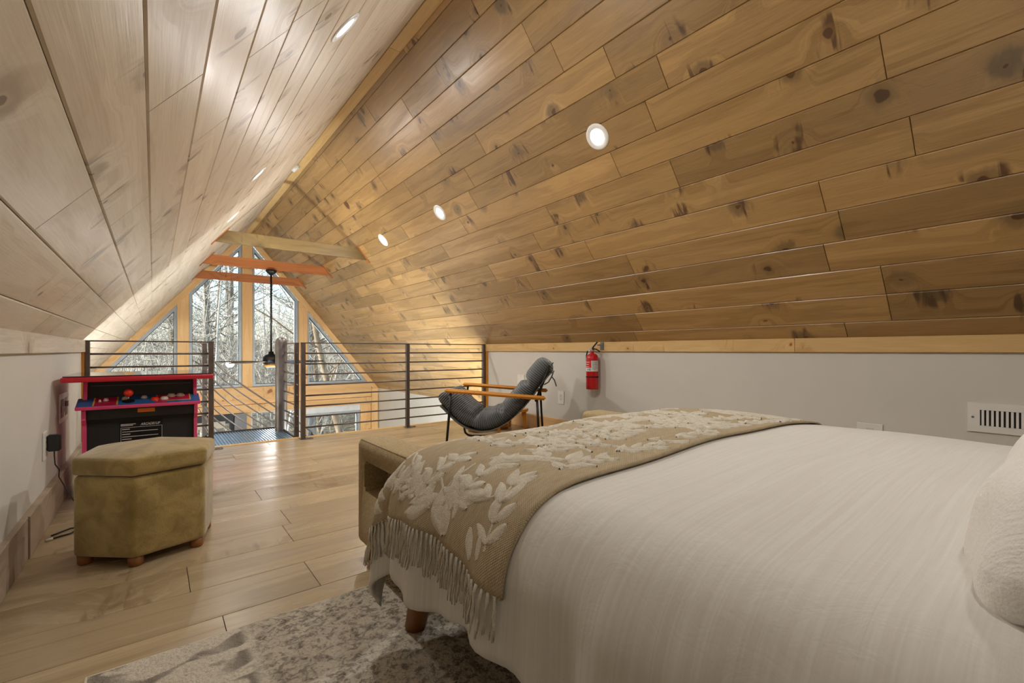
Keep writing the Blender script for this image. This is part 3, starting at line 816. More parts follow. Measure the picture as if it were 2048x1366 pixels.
# ------------------------------------------------------------------ fire extinguisher
fe = empty('fire_extinguisher', (XR - 0.075, 2.83, 0.49)); tag(fe, 'red fire extinguisher hung on the right wall below the band', 'fire extinguisher')
bm = bmesh.new(); lathe(bm, [(0.0, 0.0), (0.052, 0.0), (0.056, 0.006), (0.056, 0.285), (0.050, 0.308), (0.034, 0.322), (0.018, 0.328), (0.017, 0.345), (0.0, 0.345)], 28); mesh_obj('cylinder', bm, M_ext, fe, True)
def wrap(name, a0, a1, z0, z1, r, mat):
    bm = bmesh.new(); n = 14; A = []; 
    for i in range(n + 1):
        a = R(a0 + (a1 - a0) * i / n); A.append((bm.verts.new((r * math.cos(a), r * math.sin(a), z0)), bm.verts.new((r * math.cos(a), r * math.sin(a), z1))))
    for p, q in zip(A[:-1], A[1:]): bm.faces.new((p[0], q[0], q[1], p[1]))
    return mesh_obj(name, bm, mat, fe, True)
lb_ = wrap('label', 130, 290, 0.165, 0.262, 0.0566, M_lab)
wrap('label_front', 130, 212, 0.198, 0.262, 0.0570, M_labred).parent = lb_
wrap('label_icon', 172, 186, 0.173, 0.190, 0.0571, M_labblue).parent = lb_
wrap('label_icon', 191, 205, 0.173, 0.190, 0.0571, M_labblue).parent = lb_
for i, z in enumerate((0.245, 0.225, 0.205)):
    wrap('label_line', 150, 150 + (48, 40, 44)[i], z, z + 0.005, 0.0572, M_lab).parent = lb_
for i, z in enumerate((0.248, 0.236, 0.224, 0.212, 0.196, 0.184)):
    wrap('label_line', 224, 224 + (50, 44, 52, 40, 48, 30)[i], z, z + 0.003, 0.0572, M_greyp).parent = lb_
wrap('strap', 0, 360, 0.108, 0.120, 0.0578, M_dark)
box('valve', -0.018, 0.018, -0.014, 0.014, 0.345, 0.372, M_chrome, fe, 0.004)
bm = bmesh.new(); tube(bm, [(0, 0.0, 0.37), (0, -0.01, 0.385), (0.0, -0.06, 0.43)], 0.007, 8); mesh_obj('carry_handle', bm, M_black, fe, True)
bm = bmesh.new(); tube(bm, [(0, 0.0, 0.375), (0, -0.05, 0.365), (0.0, -0.09, 0.345)], 0.006, 8); mesh_obj('lever', bm, M_black, fe, True)
bm = bmesh.new(); lathe(bm, [(0.0, -0.012), (0.015, -0.012), (0.015, 0.0), (0.0, 0.0)], 16); mesh_obj('gauge', bm, M_chrome, fe, False, (-0.018, 0.02, 0.358), (0, -PI / 2, 0))
bm = bmesh.new(); tube(bm, [(0, 0.018, 0.36), (-0.01, 0.05, 0.345), (-0.005, 0.066, 0.31), (0, 0.068, 0.25), (0, 0.064, 0.19), (0, 0.06, 0.14)], 0.0065, 8); mesh_obj('hose', bm, M_cable, fe, True)
box('wall_bracket', 0.045, 0.0745, -0.09, -0.055, 0.36, 0.43, M_greyp, fe, 0.002)
box('bracket_hook', 0.0, 0.05, -0.066, -0.056, 0.40, 0.41, M_greyp, fe, 0.001)

# ------------------------------------------------------------------ arcade cocktail table
AX0, AX1, AY = -0.39, 0.292, 3.36
ar = empty('arcade_table', (-0.05, 3.66, 0)); tag(ar, 'pink and black cocktail arcade table with a glass top', 'arcade machine')
OA = Vector((-0.05, 3.66, 0))
def abox(name, x0, x1, y0, y1, z0, z1, mat, bevel=0.0, parent=None, seg=2):
    return box(name, x0 - OA.x, x1 - OA.x, y0 - OA.y, y1 - OA.y, z0, z1, mat, parent or ar, bevel, seg)
abox('table_top', AX0, AX1, AY, AY + 0.62, 0.672, 0.700, M_red, 0.008)
M_gtop = plain('glass_top', '#30343a', 0.06, 0.0, var=0.02, spec=0.8)
abox('glass_sheet', AX0 + 0.008, AX1 - 0.008, AY + 0.008, AY + 0.612, 0.7005, 0.706, M_gtop, 0.002)
BX0, BX1 = -0.315, 0.215
for x0 in (BX0, BX1 - 0.018):
    # side panel outline in YZ with the stepped front edge
    bm = bmesh.new()
    prof = [(3.475, 0.02), (3.475, 0.425), (3.445, 0.455), (3.445, 0.508), (3.50, 0.53), (3.535, 0.672), (3.90, 0.672), (3.90, 0.02)]
    prism_yz(bm, [(y - OA.y, z) for y, z in prof], x0 - OA.x, x0 + 0.018 - OA.x)
    mesh_obj('side_panel', bm, M_pink, ar)
abox('screen_panel', BX0 + 0.018, BX1 - 0.018, 3.555, 3.572, 0.54, 0.672, M_blackp)
bm = bmesh.new(); tube(bm, [(BX0 + 0.03 - OA.x, 3.552 - OA.y, 0.640), (BX1 - 0.03 - OA.x, 3.552 - OA.y, 0.640)], 0.003, 6); mesh_obj('speaker_slot', bm, M_greyp, ar)
cp = abox('control_panel', BX0 - 0.022, BX1 + 0.012, 3.40, 3.545, 0.515, 0.535, M_pink, 0.004)
def cbox(name, x0, x1, y0, y1, z0, z1, mat, bevel=0): return abox(name, x0, x1, y0, y1, z0, z1, mat, bevel, cp)
cbox('panel_print', BX0 - 0.018, BX1 + 0.008, 3.404, 3.542, 0.535, 0.5362, M_blue)
cbox('panel_patch', -0.265, -0.165, 3.406, 3.540, 0.5362, 0.5370, M_cherry)
for x in (-0.268, -0.168): cbox('panel_stripe', x, x + 0.007, 3.406, 3.540, 0.5370, 0.5376, M_yel)
cbox('panel_patch', 0.015, 0.175, 3.44, 3.540, 0.5362, 0.5370, M_cherry)
cbox('panel_patch', 0.005, 0.06, 3.406, 3.44, 0.5362, 0.5370, M_cherry)
for x in (0.012, 0.173): cbox('panel_stripe', x, x + 0.006, 3.43, 3.540, 0.5370, 0.5376, M_yel)
cbox('panel_stripe', 0.06, 0.175, 3.434, 3.441, 0.5370, 0.5376, M_yel)
def button(x, y, r, mat, h=0.012):
    bm = bmesh.new(); lathe(bm, [(r * 1.25, 0.0), (r * 1.25, 0.004), (r, 0.006), (r * 0.9, h), (0.0, h + 0.002)], 20, (x - OA.x, y - OA.y, 0.537)); mesh_obj('button', bm, mat, cp, True)
for x, y, r, m in ((-0.215, 3.49, 0.010, M_cream), (-0.13, 3.50, 0.014, M_cream), (-0.045, 3.505, 0.013, M_cream), (0.005, 3.465, 0.017, M_ball), (0.05, 3.47, 0.017, M_cream), (0.085, 3.515, 0.018, M_cream), (0.13, 3.515, 0.018, M_cream), (-0.24, 3.47, 0.005, M_cream)):
    button(x, y, r, m)
js = empty('joystick', (0, 0, 0)); js.parent = cp
jx, jy = -0.115 - OA.x, 3.455 - OA.y
bm = bmesh.new(); lathe(bm, [(0.0, 0.004), (0.028, 0.003), (0.028, 0.0)], 24, (jx, jy, 0.5372)); mesh_obj('dust_washer', bm, M_black, js)
bm = bmesh.new(); tube(bm, [(jx, jy, 0.538), (jx, jy, 0.575)], 0.005, 10); mesh_obj('shaft', bm, M_chrome, js, True)
bm = bmesh.new(); bmesh.ops.create_uvsphere(bm, u_segments=24, v_segments=14, radius=0.0225)
for v in bm.verts: v.co += Vector((jx, jy, 0.588))
mesh_obj('ball', bm, M_ball, js, True)
pv = Vector((0, 3.40 - OA.y, 0.515)); cp.matrix_basis = Matrix.Translation(pv) @ Matrix.Rotation(R(15), 4, 'X') @ Matrix.Translation(-pv)
abox('apron_panel', BX0 + 0.018, BX1 - 0.018, 3.462, 3.480, 0.455, 0.513, M_blackp)
abox('apron_ledge', BX0 + 0.018, BX1 - 0.018, 3.480, 3.52, 0.432, 0.456, M_black)
abox('lower_panel', BX0 + 0.018, BX1 - 0.018, 3.500, 3.512, 0.02, 0.434, M_blackp)
abox('rear_panel', BX0 + 0.018, BX1 - 0.018, 3.885, 3.895, 0.02, 0.672, M_blackp)
abox('plinth', BX0 + 0.01, BX1 - 0.01, 3.49, 3.89, 0.0005, 0.02, M_black)
abox('warning_sticker', -0.075, 0.005, 3.4605, 3.4618, 0.482, 0.504, M_orange)
lp = abox('instruction_card', -0.158, 0.042, 3.4985, 3.4998, 0.10, 0.430, M_black)
def flat(name, x0, x1, z0, z1, mat=M_print):
    x0 -= 0.022; x1 -= 0.022; z0 += 0.108; z1 += 0.108
    abox(name, x0, x1, 3.4975, 3.4984, z0, z1, mat, 0, lp)
flat('frame_line', -0.130, -0.128, 0.05, 0.285); flat('frame_line', 0.060, 0.062, 0.05, 0.285); flat('frame_line', -0.130, 0.062, 0.283, 0.285); flat('frame_line', -0.130, 0.062, 0.05, 0.052)
rg = random.Random(3)
for i in range(15):
    z = 0.272 - i * 0.0145
    flat('text_line', -0.124, -0.124 + (rg.uniform(0.15, 0.178) if i % 2 else rg.uniform(0.03, 0.05)), z, z + (0.0035 if i % 2 else 0.0045))
flat('text_line', -0.130, -0.062, 0.301, 0.306); flat('text_line', -0.130, -0.075, 0.294, 0.299)
fc = bpy.data.curves.new('maker_logo', 'FONT'); fc.body = 'ARCADE1UP'; fc.size = 0.020; fc.shear = 0.3; fc.extrude = 0.0006; fc.offset = 0.0006
fo = bpy.data.objects.new('maker_logo', fc); COL.objects.link(fo)
bpy.context.view_layer.update()
lm = bpy.data.meshes.new_from_object(fo.evaluated_get(bpy.context.evaluated_depsgraph_get()))
bpy.data.objects.remove(fo); lm.materials.clear(); lm.materials.append(M_print)
lo = bpy.data.objects.new('maker_logo', lm); link(lo, lp); lo.location = (-0.062 - OA.x, 3.4978 - OA.y, 0.4005); lo.rotation_euler = (R(90), 0, 0); lo.scale = (0.80, 1, 1)

# ------------------------------------------------------------------ hexagonal ottoman
ot = empty('storage_ottoman', (-0.012, 2.535, 0)); tag(ot, 'olive chenille hexagonal storage ottoman on short wooden feet', 'ottoman')
OTA = R(18)
def hexa(r):
    return [(r * math.cos(OTA + R(60 * k - 120)), r * math.sin(OTA + R(60 * k - 120))) for k in range(6)]
def hex_solid(r, z0, z1, bev, dome=0.0):
    bm = bmesh.new(); prism_xy(bm, hexa(r), z0, z1)
    ed = [e_ for e_ in bm.edges]
    bmesh.ops.bevel(bm, geom=ed, offset=bev, segments=4, profile=0.5, affect='EDGES')
    if dome:
        top = [f for f in bm.faces if f.normal.z > 0.99]
        rr = bmesh.ops.inset_region(bm, faces=top, thickness=0.05); 
        for k in range(3):
            top = [f for f in bm.faces if f.normal.z > 0.9 and len(f.verts) == 6 and f.calc_center_median().z > z1 - 0.02]
            if not top: break
            f = max(top, key=lambda q: q.calc_center_median().z) if k == 0 else min(top, key=lambda q: q.calc_area())
            bmesh.ops.inset_region(bm, faces=[f], thickness=0.045)
        for v in bm.verts:
            if v.co.z > z1 - 0.002:
                q = math.hypot(v.co.x, v.co.y) / r
                v.co.z += dome * (1 - min(1, q * 1.05) ** 2)
    return bm
mesh_obj('body', hex_solid(0.250, 0.035, 0.352, 0.018), M_velvet, ot, True)
mesh_obj('lid', hex_solid(0.258, 0.356, 0.425, 0.016, 0.028), M_velvet, ot, True)
for x, y in hexa(0.212):
    bm = bmesh.new(); lathe(bm, [(0.0, 0.0005), (0.021, 0.0005), (0.025, 0.006), (0.026, 0.036), (0.0, 0.036)], 18, (x, y, 0)); mesh_obj('foot', bm, M_walnut, ot, True)

# ------------------------------------------------------------------ rug
rg_ = empty('area_rug', (-0.135, -0.2, 0)); tag(rg_, 'cream and grey distressed rug under the bed', 'rug')
bm = bmesh.new(); bmesh.ops.create_grid(bm, x_segments=90, y_segments=70, size=0.5)
for v in bm.verts:
    v.co = Vector(((v.co.x + 0.5) * 2.4, (v.co.y + 0.5) * 1.785, 0.0105))
    v.co.z += random.uniform(-0.0012, 0.0012)
mesh_obj('pile', bm, M_rug, rg_, True)
M_bind = fabric('cream_binding', '#d8cdb8', '#c0b39a', bump=0.4)
bm = bmesh.new(); tube(bm, [(0, 0, 0.006), (0, 1.785, 0.006), (2.4, 1.785, 0.006), (2.4, 0, 0.006), (0, 0, 0.006)], 0.0056, 8); mesh_obj('binding', bm, M_bind, rg_, True)

# ------------------------------------------------------------------ bed, duvet, throw, pillow
BXL, BXR, BY0, BY1 = 0.635, 1.90, -0.62, 1.09       # edges where the duvet turns down (before the rounded shoulder)
bed = empty('bed', ((BXL + BXR) / 2, 0.3, 0)); tag(bed, 'low wooden bed under a white duvet, tapered round legs', 'bed')
OB = bed.location.copy()
def bbox(name, x0, x1, y0, y1, z0, z1, mat, bev): return box(name, x0 - OB.x, x1 - OB.x, y0 - OB.y, y1 - OB.y, z0, z1, mat, bed, bev, 3, True)
bbox('frame', 0.63, 1.99, BY0, 1.17, 0.24, 0.31, M_walnut, 0.01)
bbox('mattress', 0.60, 1.99, BY0, 1.17, 0.311, 0.51, M_white, 0.07)
for x, y, dx, dy in ((0.64, 1.15, -0.02, 0.11), (1.97, 1.15, 0.02, 0.08), (0.64, -0.5, -0.02, -0.05), (1.97, -0.5, 0.02, -0.05)):
    bm = bmesh.new(); tube(bm, [(x + dx - OB.x, y + dy - OB.y, 0.0135), (x - OB.x, y + dy * 0.55 - OB.y, 0.24)], [0.031, 0.040], 20); mesh_obj('leg', bm, M_walnut, bed, True)

def hang(c):
    """cloth distance past the edge -> (outwards, downwards) with a soft shoulder"""
    r = 0.15
    q = r * PI / 2
    if c < q:
        a = c / r; return r * math.sin(a), r * (1 - math.cos(a))
    d = c - q
    return r + 0.07 * d, r + d * 0.995
def cloth(x, y, lift=0.0):
    """flat cloth coordinate -> draped position on the bed"""
    ex_ = (BXL - x) if x < BXL else ((x - BXR) if x > BXR else 0.0)
    sx_ = -1 if x < BXL else 1
    ey_ = (y - BY1) if y > BY1 else 0.0
    cx, cy = min(max(x, BXL), BXR), min(y, BY1)
    d = math.hypot(ex_, ey_)
    # plump top
    px = (cx - BXL) / (BXR - BXL); py = (cy + 0.2) / (BY1 + 0.2)
    top = 0.566 + 0.026 * math.sin(PI * min(1, max(0, px))) ** 0.7 * (0.55 + 0.45 * math.cos(PI / 2 * max(0, py)) ** 0.5 if py < 1 else 0.55)
    top += 0.005 * math.sin(cx * 9 + cy * 5) * math.sin(cy * 7 - cx * 3)
    if d < 1e-6:
        return Vector((cx, cy, top + lift))
    nx_, ny_ = sx_ * ex_ / d, ey_ / d
    o_, dn = hang(d)
    # folds grow towards the hem
    per = (cy if ex_ >= ey_ else cx * 1.0) * 1.0
    ang = math.atan2(ey_, ex_) if ex_ > 0 or ey_ > 0 else 0
    k = ss(0.08, 0.35, d)
    fold = k * (0.012 * math.sin(per * 21 + ang * 6.0) + 0.008 * math.sin(per * 47 + 1.3 + ang * 9))
    if 0.2 < ang < 1.37: fold += k * (0.035 * math.cos((ang - PI / 4) * 4.0) - 0.01)
    o_ += fold + lift * min(1, d / 0.08)
    return Vector((cx + nx_ * o_, cy + ny_ * o_, top - dn + lift * max(0, 1 - d / 0.13)))
def hem(y):     # drop of the duvet on its left side, by position along the bed
    return 0.368 - 0.012 * ss(1.0, 0.5, y) + 0.012 * math.sin(y * 15) + 0.012 * math.sin(y * 6.3 + 1)
def cloth_grid(name, x0f, x1f, ys, nx, mat, lift, thick=0.006, parent=None):
    bm = bmesh.new(); rows = []
    for y in ys:
        a, b = x0f(y), x1f(y)
        rows.append([bm.verts.new(cloth(a + (b - a) * i / nx, y, lift)) for i in range(nx + 1)])
    for p, q in zip(rows[:-1], rows[1:]):
        for i in range(nx): bm.faces.new((p[i], p[i + 1], q[i + 1], q[i]))
    o = mesh_obj(name, bm, mat, parent, True)
    m = o.modifiers.new('thickness', 'SOLIDIFY'); m.thickness = thick; m.offset = 1.0
    return o
NY = 110
ys = [BY0 + (BY1 + 0.38 - BY0) * i / NY for i in range(NY + 1)]
dv = cloth_grid('duvet', lambda y: BXL - hem(min(y, 1.2)), lambda y: BXR + 0.37, ys, 150, M_duvet, 0.0, 0.012)
tag(dv, 'white crinkled cotton duvet hanging over the bed sides', 'duvet')

TY0, TY1, TX0, TX1 = 0.62, 1.30, BXL - 0.225, BXR + 0.18
def tlift(y): return 0.0165
th = empty('throw_blanket', ((TX0 + TX1) / 2, 0.9, 0.5)); tag(th, 'taupe throw with raised cream leaves and fringe across the bed foot', 'blanket')
OT_ = th.location.copy()
def tedge(y): return TX0 + 0.015 * math.sin(y * 9) 
ysT = [TY0 + 0.012 * 0 + (TY1 - TY0) * i / 60 for i in range(61)]
o = cloth_grid('knit_cloth', tedge, lambda y: TX1, ysT, 130, M_knit, 0.0165, 0.006, None)
o.parent = th; o.matrix_parent_inverse = Matrix.Translation(-OT_)
# raised motifs
rgm = random.Random(41)
def patch(pu, wfun, n, m, lift):
    bm = CUR[0]
    """strip around a centre line (list of flat points) with half width wfun(t)"""
    rows = []
    for i in range(n + 1):
        t = i / n; x, y = pu(t); x2, y2 = pu(min(1, t + 0.02)); x1, y1 = pu(max(0, t - 0.02))
        dx, dy = x2 - x1, y2 - y1; l = math.hypot(dx, dy) or 1; nx_, ny_ = -dy / l, dx / l; w = wfun(t)
        row = []
        for j in range(-m, m + 1):
            s = j / m; X = x + nx_ * w * s; Y = min(max(y + ny_ * w * s, TY0 + 0.004), TY1 - 0.004); X = max(X, tedge(Y) + 0.006); X = min(X, TX1 - 0.006)
            row.append(bm.verts.new(cloth(X, Y, lift + 0.0045 * (1 - s * s))))
        rows.append(row)
    for p, q in zip(rows[:-1], rows[1:]):
        for j in range(2 * m): bm.faces.new((p[j], p[j + 1], q[j + 1], q[j]))
def leaf(x, y, a, L, wd):
    bend = rgm.uniform(-0.5, 0.5)
    for t_ in (0.0, 0.5, 1.0):
        x_, y_ = x + L * t_ * math.cos(a + bend * t_), y + L * t_ * math.sin(a + bend * t_)
        if not (TY0 + wd * 0.7 < y_ < TY1 - wd * 0.7 and tedge(y_) + wd * 0.7 < x_ < TX1 - wd): return
    patch(lambda t: (x + L * t * math.cos(a + bend * t), y + L * t * math.sin(a + bend * t)), lambda t: wd * (math.sin(PI * min(1, t * 0.96 + 0.02)) ** 0.8) + 0.001, 8, 2, 0.0225)
def stem(x, y, a, L, curve=0.8):
    pu = lambda t: (x + L * t * math.cos(a + curve * t), y + L * t * math.sin(a + curve * t))
    if all(TY0 + 0.01 < pu(t_)[1] < TY1 - 0.01 and TX0 + 0.03 < pu(t_)[0] < TX1 - 0.01 for t_ in (0, 0.25, 0.5, 0.75, 1)):
        patch(pu, lambda t: 0.0045, 14, 1, 0.0220)
    return pu
def blossom(x, y, r):
    for k in range(5):
        a = k * 2 * PI / 5 + rgm.uniform(0, 0.5); leaf(x + 0.3 * r * math.cos(a), y + 0.3 * r * math.sin(a), a, r * 1.1, r * 0.40)
CUR = [None]
xx = TX0 + 0.045; col_ = 0
while xx < TX1 - 0.02:
    for by in (TY0 + 0.06, TY0 + 0.19, TY0 + 0.32, TY0 + 0.45, TY0 + 0.58):
        CUR[0] = bmesh.new()
        x, y = xx + rgm.uniform(-0.03, 0.03), by + (0.06 if col_ % 2 else 0) + rgm.uniform(-0.03, 0.03)
        a = rgm.choice((0.5, 1.1, 2.1, 2.8, 3.6, 4.3, 5.4)) + rgm.uniform(-0.4, 0.4); kind = rgm.random()
        cv = rgm.uniform(-0.9, 0.9); L = rgm.uniform(0.10, 0.16)
        pu = stem(x, y, a, L, cv)
        for t in ((0.25, 0.5, 0.75, 1.0) if kind < 0.55 else (0.35, 0.75, 1.0)):
            px_, py_ = pu(t); aa = a + cv * t
            for s in (-1, 1):
                if rgm.random() < 0.85:
                    if kind < 0.55: leaf(px_, py_, aa + s * rgm.uniform(0.6, 1.1), rgm.uniform(0.035, 0.06), rgm.uniform(0.008, 0.013))
                    else: leaf(px_, py_, aa + s * rgm.uniform(0.5, 0.9), rgm.uniform(0.075, 0.115), rgm.uniform(0.014, 0.024))
        if rgm.random() > 0.5: q = pu(1.0); blossom(q[0], q[1], rgm.uniform(0.02, 0.032))
        if len(CUR[0].faces) == 0: continue
        o = mesh_obj('leaf_sprig', CUR[0], M_tuft, None, True); o.parent = th; o.matrix_parent_inverse = Matrix.Translation(-OT_)
    xx += 0.125; col_ += 1
# sprigs that run along the near edge and down the hanging end
for by, x0_ in ((TY0 + 0.075, 0.02), (TY0 + 0.20, 0.09), (TY0 + 0.34, 0.03)):
    xx = TX0 + x0_
    while xx < TX1 - 0.18:
        CUR[0] = bmesh.new()
        y = by + rgm.uniform(-0.015, 0.015); a = rgm.uniform(-0.25, 0.25); L = rgm.uniform(0.10, 0.13); cv = rgm.uniform(-0.3, 0.3)
        pu = stem(xx + 0.035, y, a, L, cv)
        for t in (0.1, 0.4, 0.7, 1.0):
            px_, py_ = pu(t)
            for s in (-1, 1): leaf(px_, py_, a + cv * t + s * rgm.uniform(0.6, 1.0), rgm.uniform(0.04, 0.06), rgm.uniform(0.010, 0.015))
        leaf(*pu(1.0), a + cv, 0.05, 0.014)
        if len(CUR[0].faces):
            o = mesh_obj('leaf_sprig', CUR[0], M_tuft, None, True); o.parent = th; o.matrix_parent_inverse = Matrix.Translation(-OT_)
        xx += 0.21
# fringe: knotted strands along the left end
bm = bmesh.new(); rgf = random.Random(9)
nst = 44
for i in range(nst):
    y = TY0 + 0.012 + (TY1 - TY0 - 0.02) * i / (nst - 1)
    p = cloth(tedge(y) + 0.003, y, 0.0225)
    p2 = cloth(tedge(y) - 0.03, y, 0.0225)
    dr = (p2 - p).normalized() * 0.55 + Vector((0, 0, -0.6)); dr.normalize(); L = rgf.uniform(0.065, 0.085) + 0.02 * (y - TY0) / (TY1 - TY0)
    for s_ in range(3):
        jx, jy = rgf.uniform(-0.003, 0.003), rgf.uniform(-0.006, 0.006)
        pts = []
        for q in range(6):
            t = q / 5
            pts.append(p + dr * L * t + Vector((0.0015 * math.sin(t * 9 + i), jy * t + 0.002 * math.sin(t * 7 + i * 1.7 + s_), 0)) + Vector((-0.006 * t + jx * t, 0, 0)))
        tube(bm, pts, [0.0026, 0.0030, 0.0017, 0.0016, 0.0016, 0.0012], 5)
o = mesh_obj('fringe', bm, M_tuft, None, True); o['kind'] = 'stuff'; o.parent = th; o.matrix_parent_inverse = Matrix.Translation(-OT_)

def pillow_mesh(L, H, T, n=44, seed=1):
    bm = bmesh.new(); rp = random.Random(seed); ph = [rp.uniform(0, 6) for _ in range(6)]
    grid = {}
    for side in (1, -1):
        for i in range(n + 1):
            for j in range(n + 1):
                u, v = 2 * i / n - 1, 2 * j / n - 1
                edge = (i in (0, n)) or (j in (0, n))
                if side == -1 and edge: continue
                pin = 1 - 0.07 * (1 - (1 - u * u) ** 2 * 0 - 0) * 0
                w = max(0.0, (1 - abs(u) ** 2.6)) ** 0.55 * max(0.0, (1 - abs(v) ** 2.6)) ** 0.55
                sx = 1 - 0.13 * abs(v) ** 5; sy = 1 - 0.13 * abs(u) ** 5
                wr = 0.005 * math.sin(u * 9 + v * 4 + ph[0]) * math.sin(v * 8 - u * 3 + ph[1]) + 0.010 * math.sin(math.atan2(v, u) * 14 + ph[2]) * (u * u + v * v) * 0.5
                grid[(side, i, j)] = bm.verts.new((u * L / 2 * sx, v * H / 2 * sy, side * (T / 2 * w + wr * min(1, w * 2))))
    def g(s, i, j):
        return grid.get((s, i, j)) or grid[(1, i, j)]
    for i in range(n):
        for j in range(n):
            bm.faces.new((g(1, i, j), g(1, i + 1, j), g(1, i + 1, j + 1), g(1, i, j + 1)))
            bm.faces.new((g(-1, i, j), g(-1, i, j + 1), g(-1, i + 1, j + 1), g(-1, i + 1, j)))
    return bm
pl = mesh_obj('pillow', pillow_mesh(0.68, 0.46, 0.19), M_pillow, None, True, (0.965, -0.062, 0.722), (R(128), 0, R(0)))
tag(pl, 'plump white pillow leaning at the head of the bed', 'pillow')

# ------------------------------------------------------------------ upholstered bench at the foot of the bed
be = empty('bench', (1.39, 1.60, 0)); tag(be, 'tan upholstered bench with padded arms at the bed foot', 'bench')
OBN = Vector((1.39, 1.60, 0))
def arm(x0, x1, out):
    e_ = bmesh.new(); bx(e_, x0, x1, 1.365, 1.85, 0.07, 0.49)
    bmesh.ops.bevel(e_, geom=e_.edges[:], offset=0.026, segments=5, profile=0.5, affect='EDGES')
    for v in e_.verts: v.co -= OBN
    a_ = mesh_obj('arm', e_, M_boucle, be, True)
    cb = bmesh.new(); xo = x0 if out < 0 else x1
    bx(cb, min(xo - 0.03, xo + 0.03) if False else (xo - 0.03 if out < 0 else xo - 0.11), (xo + 0.11 if out < 0 else xo + 0.03), 1.415, 1.765, 0.295, 0.413)
    bmesh.ops.bevel(cb, geom=cb.edges[:], offset=0.014, segments=3, affect='EDGES')
    for v in cb.verts: v.co -= OBN
    c_ = mesh_obj('cutter', cb, M_boucle)
    md = a_.modifiers.new('b', 'BOOLEAN'); md.object = c_; md.operation = 'DIFFERENCE'; md.solver = 'EXACT'
    c_.parent = be
    bpy.context.view_layer.update()
    nm = bpy.data.meshes.new_from_object(a_.evaluated_get(bpy.context.evaluated_depsgraph_get()))
    a_.modifiers.clear(); a_.data = nm
    bpy.data.objects.remove(c_)
    pz = bmesh.new(); tube(pz, [(x0 + 0.012 - OBN.x if out < 0 else x1 - 0.012 - OBN.x, y - OBN.y, 0.4855) for y in (1.39, 1.6, 1.826)], 0.0035, 6); mesh_obj('piping', pz, M_boucle, a_, True)
    pk = bmesh.new(); xi = (xo + 0.104) if out < 0 else (xo - 0.104)
    bx(pk, xi - 0.003 - OBN.x, xi + 0.003 - OBN.x, 1.50 - OBN.y, 1.66 - OBN.y, 0.315, 0.395); mesh_obj('pocket_liner', pk, M_blackp, a_)
    return a_
arm(0.650, 0.798, -1); arm(1.968, 2.125, 1)
bm = bmesh.new(); bx(bm, 0.80 - OBN.x, 1.966 - OBN.x, 1.39 - OBN.y, 1.84 - OBN.y, 0.08, 0.40)
bmesh.ops.bevel(bm, geom=bm.edges[:], offset=0.03, segments=4, affect='EDGES'); mesh_obj('seat', bm, M_boucle, be, True)
for x in (0.70, 2.06):
    for y in (1.44, 1.80):
        bm = bmesh.new(); lathe(bm, [(0.0, 0.0006), (0.018, 0.0006), (0.024, 0.075), (0.0, 0.075)], 16, (x - OBN.x, y - OBN.y, 0.0)); mesh_obj('foot', bm, M_walnut, be, True)

# ------------------------------------------------------------------ lounge chair
# chair frame: local +X towards the back, +Y to the far side, origin on the floor under the near front arm end
CH = Vector((1.895, 3.28, 0)); cb_dir = Vector((0.72, -0.694, 0)).normalized()
lc = empty('lounge_chair', CH, math.atan2(cb_dir.y, cb_dir.x)); tag(lc, 'charcoal corduroy sling lounge chair with amber wooden arms', 'armchair')
CW = 0.72
def armz(t): return 0.515 - 0.068 * t
for w in (0.0, CW):
    bm = bmesh.new(); L = 0.83
    bx(bm, -L / 2, L / 2, -0.022, 0.022, -0.017, 0.017); bmesh.ops.bevel(bm, geom=bm.edges[:], offset=0.010, segments=3, affect='EDGES')
    mesh_obj('armrest', bm, M_amber, lc, True, (0.40, w, armz(0.40)), (0, math.atan(0.068), 0))
    # sled frame: front leg, floor runner, back leg that carries on up as the back stay
    pts = [(0.035, w, armz(0.03) - 0.014), (0.02, w, 0.30), (0.0, w, 0.075), (0.008, w, 0.04), (0.035, w, 0.018), (0.075, w, 0.0105),
           (0.62, w, 0.0105), (0.72, w, 0.0105), (0.755, w, 0.02), (0.768, w, 0.05), (0.755, w, 0.25), (0.745, w, armz(0.74) - 0.014)]
    bm = bmesh.new(); tube(bm, pts, 0.0105, 10); mesh_obj('side_frame', bm, M_black, lc, True)
    bm = bmesh.new(); tube(bm, [(0.735, w * 0.86 + 0.05, 0.44), (0.79, w * 0.86 + 0.05, 0.58), (0.84, w * 0.86 + 0.05, 0.72)], 0.011, 10); mesh_obj('back_stay', bm, M_black, lc, True)
    bm = bmesh.new(); tube(bm, [(0.735, w, 0.44), (0.735, w * 0.86 + 0.05, 0.44)], 0.010, 8); mesh_obj('stay_link', bm, M_black, lc, True)
for x, z in ((0.02, 0.33), (0.72, 0.0105), (0.735, 0.44), (0.84, 0.72)):
    bm = bmesh.new(); a, b = (0.05, CW * 0.86 + 0.05) if x > 0.8 else (0, CW)
    tube(bm, [(x, a, z), (x, b, z)], 0.009, 8); mesh_obj('cross_bar', bm, M_black, lc, True)
